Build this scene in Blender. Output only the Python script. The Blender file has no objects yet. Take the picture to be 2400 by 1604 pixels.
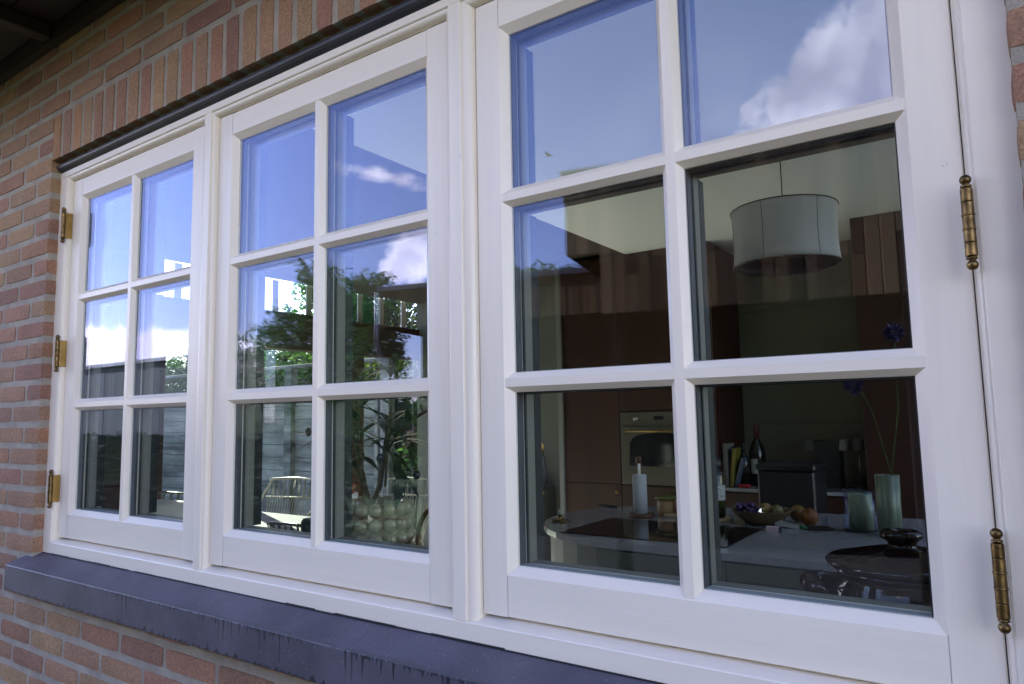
import bpy, bmesh, math, random
from mathutils import Vector, Matrix, noise
R = math.radians
rnd = random.Random(7)
SC = bpy.context.scene
COL = SC.collection

# ---------------------------------------------------------------- camera
YAW, PITCH, ROLL = R(34.7283), R(5.9738), R(-1.0679)
fw = Vector((-math.sin(YAW)*math.cos(PITCH), math.cos(YAW)*math.cos(PITCH), math.sin(PITCH)))
rt0 = Vector((math.cos(YAW), math.sin(YAW), 0)); up0 = rt0.cross(fw)
rt = rt0*math.cos(ROLL) + up0*math.sin(ROLL); up = -rt0*math.sin(ROLL) + up0*math.cos(ROLL)
cd = bpy.data.cameras.new('camera'); cam = bpy.data.objects.new('camera', cd); COL.objects.link(cam)
M = Matrix((rt, up, -fw)).transposed().to_4x4(); M.translation = Vector((2.2632, -0.9959, 0.2491))
cam.matrix_world = M
cd.sensor_width = 36; cd.lens = 1653.05/2400*36; cd.clip_start = .02; cd.clip_end = 2000
SC.camera = cam

# ---------------------------------------------------------------- light
SUN_EL, SUN_AZ = 36, -66          # degrees; azimuth from +Y towards +X: the sun stands to the left, just behind the wall plane
SKY_TINT = (1.12, .87, .94)
w = bpy.data.worlds.new('World'); SC.world = w; w.use_nodes = True
nt = w.node_tree; nt.nodes.clear()
def N(tree, kind, **k):
    n = tree.nodes.new(kind)
    for a, b in k.items(): setattr(n, a, b)
    return n
def link(tree, a, b): tree.links.new(a, b)
def mth(tree, op, a, b=None, c=None, clamp=False):
    n = tree.nodes.new('ShaderNodeMath'); n.operation = op; n.use_clamp = clamp
    for i, v in enumerate((a, b, c)):
        if v is None: continue
        if isinstance(v, (int, float)): n.inputs[i].default_value = v
        else: tree.links.new(v, n.inputs[i])
    return n.outputs[0]
def vmth(tree, op, a, b=None):
    n = tree.nodes.new('ShaderNodeVectorMath'); n.operation = op
    for i, v in enumerate((a, b)):
        if v is None: continue
        if isinstance(v, (tuple, list, Vector)): n.inputs[i].default_value = v
        else: tree.links.new(v, n.inputs[i])
    return n.outputs['Value'] if op in ('DOT_PRODUCT', 'LENGTH') else n.outputs[0]
sky = N(nt, 'ShaderNodeTexSky'); sky.sky_type = 'NISHITA'; sky.sun_disc = False
sky.sun_elevation = R(SUN_EL); sky.sun_rotation = R(SUN_AZ); sky.air_density = 1.0; sky.dust_density = .35; sky.ozone_density = 3.0
tint = N(nt, 'ShaderNodeMix', data_type='RGBA', blend_type='MULTIPLY'); tint.inputs[0].default_value = 1
link(nt, sky.outputs[0], tint.inputs[6]); tint.inputs[7].default_value = SKY_TINT + (1,)
geo = N(nt, 'ShaderNodeTexCoord'); DIR = geo.outputs['Generated']
# cumulus and wisps: soft ellipses on the sky, broken up by noise
def blob(c, ax, sx, sy):
    c = Vector(c).normalized(); a = Vector(ax); a = (a - c*a.dot(c)).normalized(); b = c.cross(a)
    d = vmth(nt, 'SUBTRACT', DIR, tuple(c))
    u = mth(nt, 'MULTIPLY', vmth(nt, 'DOT_PRODUCT', d, tuple(a)), 1/sx)
    v = mth(nt, 'MULTIPLY', vmth(nt, 'DOT_PRODUCT', d, tuple(b)), 1/sy)
    q = mth(nt, 'ADD', mth(nt, 'MULTIPLY', u, u), mth(nt, 'MULTIPLY', v, v))
    near = mth(nt, 'GREATER_THAN', vmth(nt, 'DOT_PRODUCT', DIR, tuple(c)), 0)
    return mth(nt, 'MULTIPLY', mth(nt, 'SUBTRACT', 1.0, mth(nt, 'SQRT', q), clamp=True), near)
def skynoise(scale, detail=6, rough=.55, stretch=(1, 1, 1), off=0):
    mp = N(nt, 'ShaderNodeMapping'); link(nt, DIR, mp.inputs[0]); mp.inputs['Scale'].default_value = stretch; mp.inputs['Location'].default_value = (off, off, off)
    n = N(nt, 'ShaderNodeTexNoise'); n.inputs['Scale'].default_value = scale; n.inputs['Detail'].default_value = detail; n.inputs['Roughness'].default_value = rough
    link(nt, mp.outputs[0], n.inputs['Vector']); return n.outputs[0]
n_big = skynoise(21, 10, .62); n_mid = skynoise(7, 8, .6, (1, 1, 2.2), 3.1)
dens = None
for c, ax, sx, sy in [((-.655, -.712, .222), (-.7, .7, 0), .052, .056), ((-.676, -.702, .204), (-.7, .7, 0), .035, .028), ((-.625, -.735, .235), (-.7, .7, 0), .05, .05),
                      ((-.884, -.457, .086), (-.4, .9, 0), .30, .042), ((-.93, -.36, .095), (-.4, .9, 0), .10, .05),
                      ((-.16, -.905, .375), (-.55, 0, -.5), .17, .10), ((-.09, -.90, .44), (-.6, 0, -.7), .16, .06), ((-.05, -.93, .36), (1, 0, 0), .15, .10),
                      ((.45, -.80, .35), (1, .4, 0), .35, .12), ((-.3, .85, .4), (1, .3, 0), .5, .15), ((-.8, .5, .3), (.5, .8, 0), .4, .1), ((.9, .1, .25), (0, 1, 0), .5, .1)]:
    bl = blob(c, ax, sx, sy)
    dens = bl if dens is None else mth(nt, 'MAXIMUM', dens, bl)
puff = mth(nt, 'ADD', mth(nt, 'MULTIPLY', dens, 1.25), mth(nt, 'MULTIPLY', mth(nt, 'SUBTRACT', n_big, .5), 1.7))
puff = mth(nt, 'SUBTRACT', puff, mth(nt, 'MULTIPLY', mth(nt, 'LESS_THAN', dens, .001), 5))
mask = N(nt, 'ShaderNodeMapRange'); mask.interpolation_type = 'SMOOTHSTEP'; link(nt, puff, mask.inputs[0]); mask.inputs[1].default_value = .20; mask.inputs[2].default_value = .66
wisp = blob((-.668, -.667, .327), (-.72, .66, .20), .085, .014)
wn = skynoise(44, 8, .68, (1, 1, 1.8), 8)
wm = mth(nt, 'MULTIPLY', mth(nt, 'ADD', wisp, mth(nt, 'MULTIPLY', mth(nt, 'SUBTRACT', wn, .60), 1.7)), 1.35, clamp=True)
wm = mth(nt, 'MULTIPLY', wm, mth(nt, 'GREATER_THAN', wisp, .001))
veil = blob((-.30, -.88, .36), (1, 0, .2), .20, .13)
veil = mth(nt, 'MULTIPLY', veil, mth(nt, 'MULTIPLY', n_mid, .42))
# sheet of thin haze cloud scattered all round the horizon
sheet = N(nt, 'ShaderNodeMapRange'); sheet.interpolation_type = 'SMOOTHSTEP'; link(nt, n_mid, sheet.inputs[0]); sheet.inputs[1].default_value = .58; sheet.inputs[2].default_value = .85; sheet.inputs[4].default_value = .12
allm = mth(nt, 'MAXIMUM', mth(nt, 'MAXIMUM', mask.outputs[0], wm), mth(nt, 'MAXIMUM', veil, sheet.outputs[0]), clamp=True)
# cloud brightness: bright tops, grey lilac bodies
shade = N(nt, 'ShaderNodeMapRange'); link(nt, skynoise(11, 5, .5, (1, 1, 1), .35), shade.inputs[0]); shade.inputs[1].default_value = .40; shade.inputs[2].default_value = .66
cc = N(nt, 'ShaderNodeMix', data_type='RGBA'); link(nt, shade.outputs[0], cc.inputs[0]); CLOUD_A = cc.inputs[6]; CLOUD_B = cc.inputs[7]
CLOUD_A.default_value = (4.9, 4.3, 5.2, 1); CLOUD_B.default_value = (11.5, 10.2, 9.6, 1)
# greyer, dimmer where the big cloud stands high, brighter towards the low left where the sun lights it
sepz = N(nt, 'ShaderNodeSeparateXYZ'); link(nt, DIR, sepz.inputs[0])
hz = N(nt, 'ShaderNodeMapRange'); link(nt, sepz.outputs[2], hz.inputs[0]); hz.inputs[1].default_value = .10; hz.inputs[2].default_value = .40; hz.inputs[3].default_value = 1.7; hz.inputs[4].default_value = .74
cm = N(nt, 'ShaderNodeMix', data_type='RGBA', blend_type='MULTIPLY'); cm.inputs[0].default_value = 1; link(nt, cc.outputs[2], cm.inputs[6]); link(nt, hz.outputs[0], cm.inputs[7])
fin = N(nt, 'ShaderNodeMix', data_type='RGBA'); link(nt, allm, fin.inputs[0]); link(nt, tint.outputs[2], fin.inputs[6]); link(nt, cm.outputs[2], fin.inputs[7])
bg = N(nt, 'ShaderNodeBackground'); bg.inputs[1].default_value = .13; link(nt, fin.outputs[2], bg.inputs[0])
wo = N(nt, 'ShaderNodeOutputWorld'); link(nt, bg.outputs[0], wo.inputs[0])
sl = bpy.data.lights.new('sun', 'SUN'); so = bpy.data.objects.new('sun', sl); COL.objects.link(so)
sl.energy = 4.8; sl.angle = R(.5); sl.color = (1, .93, .82)
sd = Vector((math.sin(R(SUN_AZ))*math.cos(R(SUN_EL)), math.cos(R(SUN_AZ))*math.cos(R(SUN_EL)), math.sin(R(SUN_EL))))
so.rotation_euler = sd.to_track_quat('Z', 'Y').to_euler()
SC.view_settings.view_transform = 'Standard'; SC.view_settings.look = 'None'; SC.view_settings.gamma = 1
SC.view_settings.exposure = 2.62
SC.render.engine = 'CYCLES'
cy = SC.cycles
cy.max_bounces = 12; cy.transparent_max_bounces = 40; cy.glossy_bounces = 6; cy.diffuse_bounces = 5
cy.caustics_reflective = False; cy.caustics_refractive = False; cy.sample_clamp_indirect = 6
cy.use_denoising = True

# ---------------------------------------------------------------- materials
MATS = {}
def mat(name, col, rough=.6, col2=None, nscale=8, ndetail=4, fine=None, bump=0, bscale=60, bdist=.001, spec=.5, metal=0, objrand=None, stretch=(1, 1, 1), trans=0, coat=0):
    """principled material; col2 = second tone mixed by noise; objrand = list of tones picked per object"""
    if name in MATS: return MATS[name]
    m = bpy.data.materials.new(name); m.use_nodes = True; t = m.node_tree; b = t.nodes['Principled BSDF']
    tc = N(t, 'ShaderNodeTexCoord'); mp = N(t, 'ShaderNodeMapping'); mp.inputs['Scale'].default_value = stretch
    link(t, tc.outputs['Object'], mp.inputs[0]); V = mp.outputs[0]
    oi = None
    if objrand:
        oi = N(t, 'ShaderNodeObjectInfo')
        va = N(t, 'ShaderNodeVectorMath', operation='ADD'); link(t, V, va.inputs[0]); link(t, vmth(t, 'SCALE', tuple([1, 1, 1])) if 0 else oi.outputs['Location'], va.inputs[1]); V = va.outputs[0]
    def nz(sc, dt, ro=.55):
        n = N(t, 'ShaderNodeTexNoise'); n.inputs['Scale'].default_value = sc; n.inputs['Detail'].default_value = dt; n.inputs['Roughness'].default_value = ro
        link(t, V, n.inputs['Vector']); return n.outputs[0]
    c = None
    if objrand:
        cr = N(t, 'ShaderNodeValToRGB'); cr.color_ramp.interpolation = 'LINEAR'; el = cr.color_ramp.elements
        while len(el) < len(objrand): el.new(.5)
        for i, q in enumerate(objrand): el[i].position = i/(len(objrand)-1); el[i].color = tuple(q)+(1,)
        link(t, oi.outputs['Random'], cr.inputs[0]); c = cr.outputs[0]
    if col2 is not None:
        mx = N(t, 'ShaderNodeMix', data_type='RGBA'); mr = N(t, 'ShaderNodeMapRange'); link(t, nz(nscale, ndetail), mr.inputs[0])
        mr.inputs[1].default_value = .36; mr.inputs[2].default_value = .66; link(t, mr.outputs[0], mx.inputs[0])
        if c is not None:
            mx.blend_type = 'MULTIPLY'; link(t, c, mx.inputs[6])
        else: mx.inputs[6].default_value = tuple(col)+(1,)
        mx.inputs[7].default_value = tuple(col2)+(1,); c = mx.outputs[2]
    if fine:
        mx = N(t, 'ShaderNodeMix', data_type='RGBA', blend_type='MULTIPLY'); mx.inputs[0].default_value = 1
        mr = N(t, 'ShaderNodeMapRange'); link(t, nz(fine[0], 3, .7), mr.inputs[0]); mr.inputs[1].default_value = .3; mr.inputs[2].default_value = .7
        mr.inputs[3].default_value = 1-fine[1]; mr.inputs[4].default_value = 1+fine[1]*.6
        if c is not None: link(t, c, mx.inputs[6])
        else: mx.inputs[6].default_value = tuple(col)+(1,)
        link(t, mr.outputs[0], mx.inputs[7]); c = mx.outputs[2]
    if c is not None: link(t, c, b.inputs['Base Color'])
    else: b.inputs['Base Color'].default_value = tuple(col)+(1,)
    b.inputs['Roughness'].default_value = rough; b.inputs['Metallic'].default_value = metal
    b.inputs['Specular IOR Level'].default_value = spec
    b.inputs['Coat Weight'].default_value = coat; b.inputs['Coat Roughness'].default_value = .05
    if trans: b.inputs['Transmission Weight'].default_value = trans
    if bump:
        bp = N(t, 'ShaderNodeBump'); bp.inputs['Strength'].default_value = bump; bp.inputs['Distance'].default_value = bdist
        link(t, nz(bscale, 5, .65), bp.inputs['Height']); link(t, bp.outputs[0], b.inputs['Normal'])
    MATS[name] = m; return m

def m_brush(name, col, along):
    """oil paint brushed along one axis"""
    s = [1, 1, 1]; s['xyz'.index(along)] = .06
    return mat(name, col, .32, tuple(c*.93 for c in col), 4, 5, fine=(55, .035), bump=.5, bscale=300, bdist=.0005, stretch=tuple(s))
WHITE = (.85, .77, .635)
def scuff(m, dens=.016):
    t = m.node_tree; b = t.nodes['Principled BSDF']; src = b.inputs['Base Color'].links[0].from_socket; tc = N(t, 'ShaderNodeTexCoord')
    v = N(t, 'ShaderNodeTexVoronoi'); v.inputs['Scale'].default_value = 9; link(t, tc.outputs['Object'], v.inputs['Vector'])
    n = N(t, 'ShaderNodeTexNoise'); n.inputs['Scale'].default_value = 240; n.inputs['Detail'].default_value = 3; link(t, tc.outputs['Object'], n.inputs['Vector'])
    k = mth(t, 'MULTIPLY', mth(t, 'LESS_THAN', v.outputs[0], dens*3.2), mth(t, 'MULTIPLY', mth(t, 'SUBTRACT', n.outputs[0], .52), 9, clamp=True), clamp=True)
    x = N(t, 'ShaderNodeMix', data_type='RGBA'); link(t, mth(t, 'MULTIPLY', k, .45), x.inputs[0]); link(t, src, x.inputs[6]); x.inputs[7].default_value = (.32, .26, .24, 1); link(t, x.outputs[2], b.inputs['Base Color'])
    return m
M_wx = m_brush('white_paint_x', WHITE, 'x'); M_wz = m_brush('white_paint_z', WHITE, 'z'); scuff(M_wx); scuff(M_wz)
M_brick = mat('brick_clay', (.3, .15, .12), .85, (.80, .80, .82), 9, 6, fine=(210, .42), bump=1, bscale=380, bdist=.0026,
    objrand=[(.36, .185, .115), (.39, .25, .13), (.41, .205, .125), (.29, .15, .105), (.42, .265, .13), (.41, .215, .135), (.33, .175, .105), (.41, .275, .15), (.30, .145, .10), (.43, .23, .11)])
M_mortar = mat('mortar', (.42, .375, .30), .95, (.31, .275, .22), 14, 6, fine=(500, .2), bump=1, bscale=300, bdist=.003)
M_lead = mat('black_strip', (.018, .02, .026), .5, (.03, .032, .04), 12, 4, bump=.3, bscale=80)
M_brass = mat('aged_brass', (.23, .15, .06), .42, (.07, .048, .022), 90, 6, metal=1, bump=.3, bscale=300, bdist=.0004)
M_brassgold = mat('golden_brass', (.42, .27, .08), .38, (.25, .155, .05), 20, 3, metal=1)
M_gasket = mat('black_gasket', (.012, .012, .012), .6)
M_plaster = mat('white_plaster', (.68, .68, .66), .8, (.62, .62, .6), 3, 3)

def m_glass():
    m = bpy.data.materials.new('pane_glass'); m.use_nodes = True; t = m.node_tree; t.nodes.clear()
    g = N(t, 'ShaderNodeNewGeometry')
    tc = N(t, 'ShaderNodeTexCoord'); nn = N(t, 'ShaderNodeTexNoise'); nn.inputs['Scale'].default_value = 3.2; nn.inputs['Detail'].default_value = 1
    link(t, tc.outputs['Object'], nn.inputs['Vector'])
    bp = N(t, 'ShaderNodeBump'); bp.inputs['Strength'].default_value = 1; bp.inputs['Distance'].default_value = .00003; link(t, nn.outputs[0], bp.inputs['Height'])
    d = mth(t, 'ABSOLUTE', vmth(t, 'DOT_PRODUCT', g.outputs['Incoming'], g.outputs['Normal']))
    k = mth(t, 'POWER', mth(t, 'SUBTRACT', 1, d, clamp=True), 4.4)
    f = mth(t, 'ADD', .042, mth(t, 'MULTIPLY', k, .78))
    tr = N(t, 'ShaderNodeBsdfTransparent'); tr.inputs[0].default_value = (.95, .975, .962, 1)
    gl = N(t, 'ShaderNodeBsdfGlossy'); gl.inputs['Roughness'].default_value = 0; gl.inputs[0].default_value = (.62, .68, 1, 1); link(t, bp.outputs[0], gl.inputs['Normal'])
    mx = N(t, 'ShaderNodeMixShader'); link(t, f, mx.inputs[0]); link(t, tr.outputs[0], mx.inputs[1]); link(t, gl.outputs[0], mx.inputs[2])
    o = N(t, 'ShaderNodeOutputMaterial'); link(t, mx.outputs[0], o.inputs[0])
    return m
M_glass = m_glass()

# ---------------------------------------------------------------- mesh helpers
class MB:
    def __init__(s): s.v = []; s.f = []; s.sm = []
    def add(s, vs, fs, smooth=False):
        n = len(s.v); s.v += [tuple(v) for v in vs]; s.f += [tuple(i+n for i in f) for f in fs]; s.sm += [smooth]*len(fs)
    def box(s, x0, x1, y0, y1, z0, z1):
        if x0 > x1: x0, x1 = x1, x0
        if y0 > y1: y0, y1 = y1, y0
        if z0 > z1: z0, z1 = z1, z0
        s.add([(x0,y0,z0),(x1,y0,z0),(x1,y1,z0),(x0,y1,z0),(x0,y0,z1),(x1,y0,z1),(x1,y1,z1),(x0,y1,z1)],
              [(0,3,2,1),(4,5,6,7),(0,1,5,4),(1,2,6,5),(2,3,7,6),(3,0,4,7)]); return s
    def bbox(s, x0, x1, y0, y1, z0, z1, b=.002):
        """box with chamfered edges"""
        bm = bmesh.new(); bmesh.ops.create_cube(bm, size=1)
        for v in bm.verts: v.co = Vector(((x0+x1)/2+v.co.x*(x1-x0), (y0+y1)/2+v.co.y*(y1-y0), (z0+z1)/2+v.co.z*(z1-z0)))
        bmesh.ops.bevel(bm, geom=bm.edges[:], offset=b, segments=1, affect='EDGES', profile=.5)
        bm.verts.index_update(); s.add([v.co[:] for v in bm.verts], [[v.index for v in f.verts] for f in bm.faces]); bm.free(); return s
    def tube(s, pts, r, n=8, cap=True, smooth=True):
        pts = [Vector(p) for p in pts]; rr = r if isinstance(r, (list, tuple)) else [r]*len(pts)
        rings = []; up_ = Vector((0, 0, 1))
        for i, p in enumerate(pts):
            d = (pts[min(i+1, len(pts)-1)] - pts[max(i-1, 0)]).normalized()
            a = d.cross(up_ if abs(d.z) < .95 else Vector((0, 1, 0))).normalized(); b = d.cross(a)
            rings.append([p + (a*math.cos(2*math.pi*k/n) + b*math.sin(2*math.pi*k/n))*rr[i] for k in range(n)])
        vs = [v for q in rings for v in q]; fs = []
        for i in range(len(pts)-1):
            for k in range(n): fs.append((i*n+k, i*n+(k+1) % n, (i+1)*n+(k+1) % n, (i+1)*n+k))
        if cap: fs += [tuple(range(n))[::-1], tuple((len(pts)-1)*n+k for k in range(n))]
        s.add(vs, fs, smooth); return s
    def lathe(s, prof, c=(0, 0, 0), n=24, axis='z', sx=1, sy=1, wob=None):
        vs = []; fs = []
        for (r, z) in prof:
            for k in range(n):
                a = 2*math.pi*k/n; q = r*(wob(a) if wob else 1)
                p = (q*math.cos(a)*sx, q*math.sin(a)*sy, z)
                if axis == 'y': p = (p[0], z, p[1])
                if axis == 'x': p = (z, p[0], p[1])
                vs.append((c[0]+p[0], c[1]+p[1], c[2]+p[2]))
        for i in range(len(prof)-1):
            for k in range(n): fs.append((i*n+k, i*n+(k+1) % n, (i+1)*n+(k+1) % n, (i+1)*n+k))
        if prof[0][0] > 1e-5: fs.append(tuple(range(n))[::-1])
        if prof[-1][0] > 1e-5: fs.append(tuple((len(prof)-1)*n+k for k in range(n)))
        s.add(vs, fs, True); return s
    def prism(s, poly, axis, a0, a1, e0=None, e1=None):
        """poly of 2D points extruded along an axis (x: (y,z), y: (x,z), z: (x,y)); e0/e1(p) shift the ends"""
        n = len(poly); vs = []
        for e, a in ((e0, a0), (e1, a1)):
            for p in poly:
                q = a + (e(p) if e else 0)
                vs.append({'x': (q, p[0], p[1]), 'y': (p[0], q, p[1]), 'z': (p[0], p[1], q)}[axis])
        fs = [(k, (k+1) % n, n+(k+1) % n, n+k) for k in range(n)] + [tuple(range(n))[::-1], tuple(range(n, 2*n))]
        s.add(vs, fs); return s
    def ball(s, c, r, n=10, m=6, sc=(1, 1, 1)):
        pr = [(max(1e-6, r*math.sin(math.pi*i/m)), -r*math.cos(math.pi*i/m)) for i in range(m+1)]
        vs = []; fs = []
        for (q, z) in pr:
            for k in range(n):
                a = 2*math.pi*k/n; vs.append((c[0]+q*math.cos(a)*sc[0], c[1]+q*math.sin(a)*sc[1], c[2]+z*sc[2]))
        for i in range(m):
            for k in range(n): fs.append((i*n+k, i*n+(k+1) % n, (i+1)*n+(k+1) % n, (i+1)*n+k))
        s.add(vs, fs, True); return s
    def mesh(s, name):
        me = bpy.data.meshes.new(name); me.from_pydata(s.v, [], s.f)
        me.polygons.foreach_set('use_smooth', s.sm)
        bm = bmesh.new(); bm.from_mesh(me); bmesh.ops.recalc_face_normals(bm, faces=bm.faces[:]); bm.to_mesh(me); bm.free()
        me.update(); return me
    def obj(s, name, m, parent=None, mesh=None):
        me = mesh or s.mesh(name)
        if m and not me.materials: me.materials.append(m)
        o = bpy.data.objects.new(name, me); COL.objects.link(o)
        if parent: o.parent = parent; o.matrix_parent_inverse = parent.matrix_world.inverted()
        return o
def thing(name, label, cat, loc=(0, 0, 0), group=None, kind=None, rotz=0):
    o = bpy.data.objects.new(name, None); COL.objects.link(o); o.empty_display_size = .05
    o.location = loc; o.rotation_euler = (0, 0, rotz); o['label'] = label; o['category'] = cat
    if group: o['group'] = group
    if kind: o['kind'] = kind
    o.matrix_world = Matrix.Translation(loc) @ Matrix.Rotation(rotz, 4, 'Z')
    return o
def tag(o, label, cat, group=None, kind=None):
    o['label'] = label; o['category'] = cat
    if group: o['group'] = group
    if kind: o['kind'] = kind
    return o
def struct(name, mb, m):
    o = mb.obj(name, m); o['kind'] = 'structure'; return o
def inst(name, me, parent, loc=(0, 0, 0), rot=(0, 0, 0), sc=(1, 1, 1)):
    o = bpy.data.objects.new(name, me); COL.objects.link(o); o.location = loc; o.rotation_euler = rot; o.scale = sc; o.parent = parent
    return o     # parent stands unrotated at its own origin: loc is local

# ================================================================ THE HOUSE WALL
def project(p):      # used only to choose which bricks are fine separate parts
    v = Vector(p) - cam.matrix_world.translation; d = v.dot(fw)
    return (1200 + 1653*v.dot(rt)/d, 802 - 1653*v.dot(up)/d) if d > .02 else (-9999, -9999)
def in_view(p, m=70):
    x, y = project(p); return -m < x < 2400+m and -m < y < 1604+m
def brick_mesh(L, H, D, seed, nx, ny, nz):
    r = random.Random(seed); mb = MB(); idx = {}
    def vert(i, j, k):
        key = (i, j, k)
        if key in idx: return idx[key]
        p = [(i/nx-.5)*L, j/ny*D, (k/nz-.5)*H]
        on = (i in (0, nx)) + (j in (0,)) + (k in (0, nz))
        e = .0004 + (.0012 if on >= 2 else 0) + (.001 if on >= 3 else 0)
        q = Vector(p)*38 + Vector((seed*9.1, 0, 0)); n1 = noise.noise(q); n2 = noise.noise(q+Vector((5, 9, 2)))
        if i in (0, nx): p[0] -= math.copysign(e + .0008*(1+n1) + r.random()*.0006, p[0])
        if k in (0, nz): p[2] -= math.copysign(e + .0009*(1+n2) + r.random()*.0007, p[2])
        if j == 0: p[1] += e*.9 + .0006*n1
        idx[key] = len(mb.v); mb.v.append(tuple(p)); return idx[key]
    def q(a): mb.f.append(tuple(vert(*t) for t in a)); mb.sm.append(False)
    for i in range(nx):
        for k in range(nz):
            q([(i, 0, k), (i+1, 0, k), (i+1, 0, k+1), (i, 0, k+1)]); 
        for j in range(ny):
            for k in (0, nz): q([(i, j, k), (i+1, j, k), (i+1, j+1, k), (i, j+1, k)])
    for j in range(ny):
        for k in range(nz):
            for i in (0, nx): q([(i, j, k), (i, j+1, k), (i, j+1, k+1), (i, j, k+1)])
    me = mb.mesh('brick'); me.materials.append(M_brick); return me
SH = {}
def bmesh_for(L, H, fine=True):
    key = (round(L, 3), round(H, 3))
    if key not in SH: SH[key] = [brick_mesh(L, H, .1, s+len(SH)*7, max(2, int(L/.028)), 3, max(2, int(H/.016))) for s in range(4)]
    return rnd.choice(SH[key])
wall = thing('brick_wall', 'brick house wall in mixed pink and tan bricks with pale mortar around the windows', 'wall', (-1, -.06, -1.15))
OX0, OX1, OZ0, OZ1 = -.12, 2.295, -.135, 1.065
FINE = 0; rest = MB()
def put_brick(x0, x1, z0, z1):
    global FINE
    cx_, cz_ = (x0+x1)/2, (z0+z1)/2
    if FINE < 296 and any(in_view((a, -.06, b)) for a in (x0, cx_, x1) for b in (z0, z1)):
        me = bmesh_for(x1-x0, z1-z0); FINE += 1
        inst('brick', me, wall, (cx_+1, rnd.uniform(-.0009, .0009), cz_+1.15), (0, 0, rnd.uniform(-.004, .004)))
    else: rest.box(x0, x1, -.06, .04, z0, z1)
for k in range(-3, 38):
    top = 1.2755 - .0645*k; bot = top - .051
    J = -.2225 if k % 2 == 0 else -.1105
    x = J + .208*math.floor((-3.0-J)/.208); spans = []
    while x < 3.7:
        spans.append((x+.006, x+.208-.006)); x += .208
    for a, b in spans:
        if 1 <= k <= 22:
            if a < OX0 < b or (b < OX0 and b > OX0-.012):
                b = OX0
            elif a < OX1 < b: a = OX1
            elif OX0 <= a and b <= OX1: continue
            if k <= 3 and b <= OX0 and b > OX0 - .02: pass
        if b-a < .03: continue
        put_brick(a + rnd.uniform(-.001, .001), b + (0 if abs(b-OX0) < .001 else rnd.uniform(-.001, .001)), bot + rnd.uniform(-.0008, .0008), top + rnd.uniform(-.0008, .0008))
for i in range(37):
    x = OX0 + i*.0653
    put_brick(x, x+.0533 + rnd.uniform(-.0015, .0015), 1.065, 1.2115)
rp = rest.obj('brick_courses', M_brick, wall); rp['kind'] = 'stuff'
mo = MB()
g = .0565; gz = .0035
mo.box(-3.0, OX0-gz, -g, .04, -1.15, 1.46); mo.box(OX1+gz, 3.7, -g, .04, -1.15, 1.46)
mo.box(OX0-gz, OX1+gz, -g, .04, -1.15, -.19); mo.box(OX0-gz, OX1+gz, -g, .04, 1.065+gz, 1.46)
mo.obj('mortar', M_mortar, wall)

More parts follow.
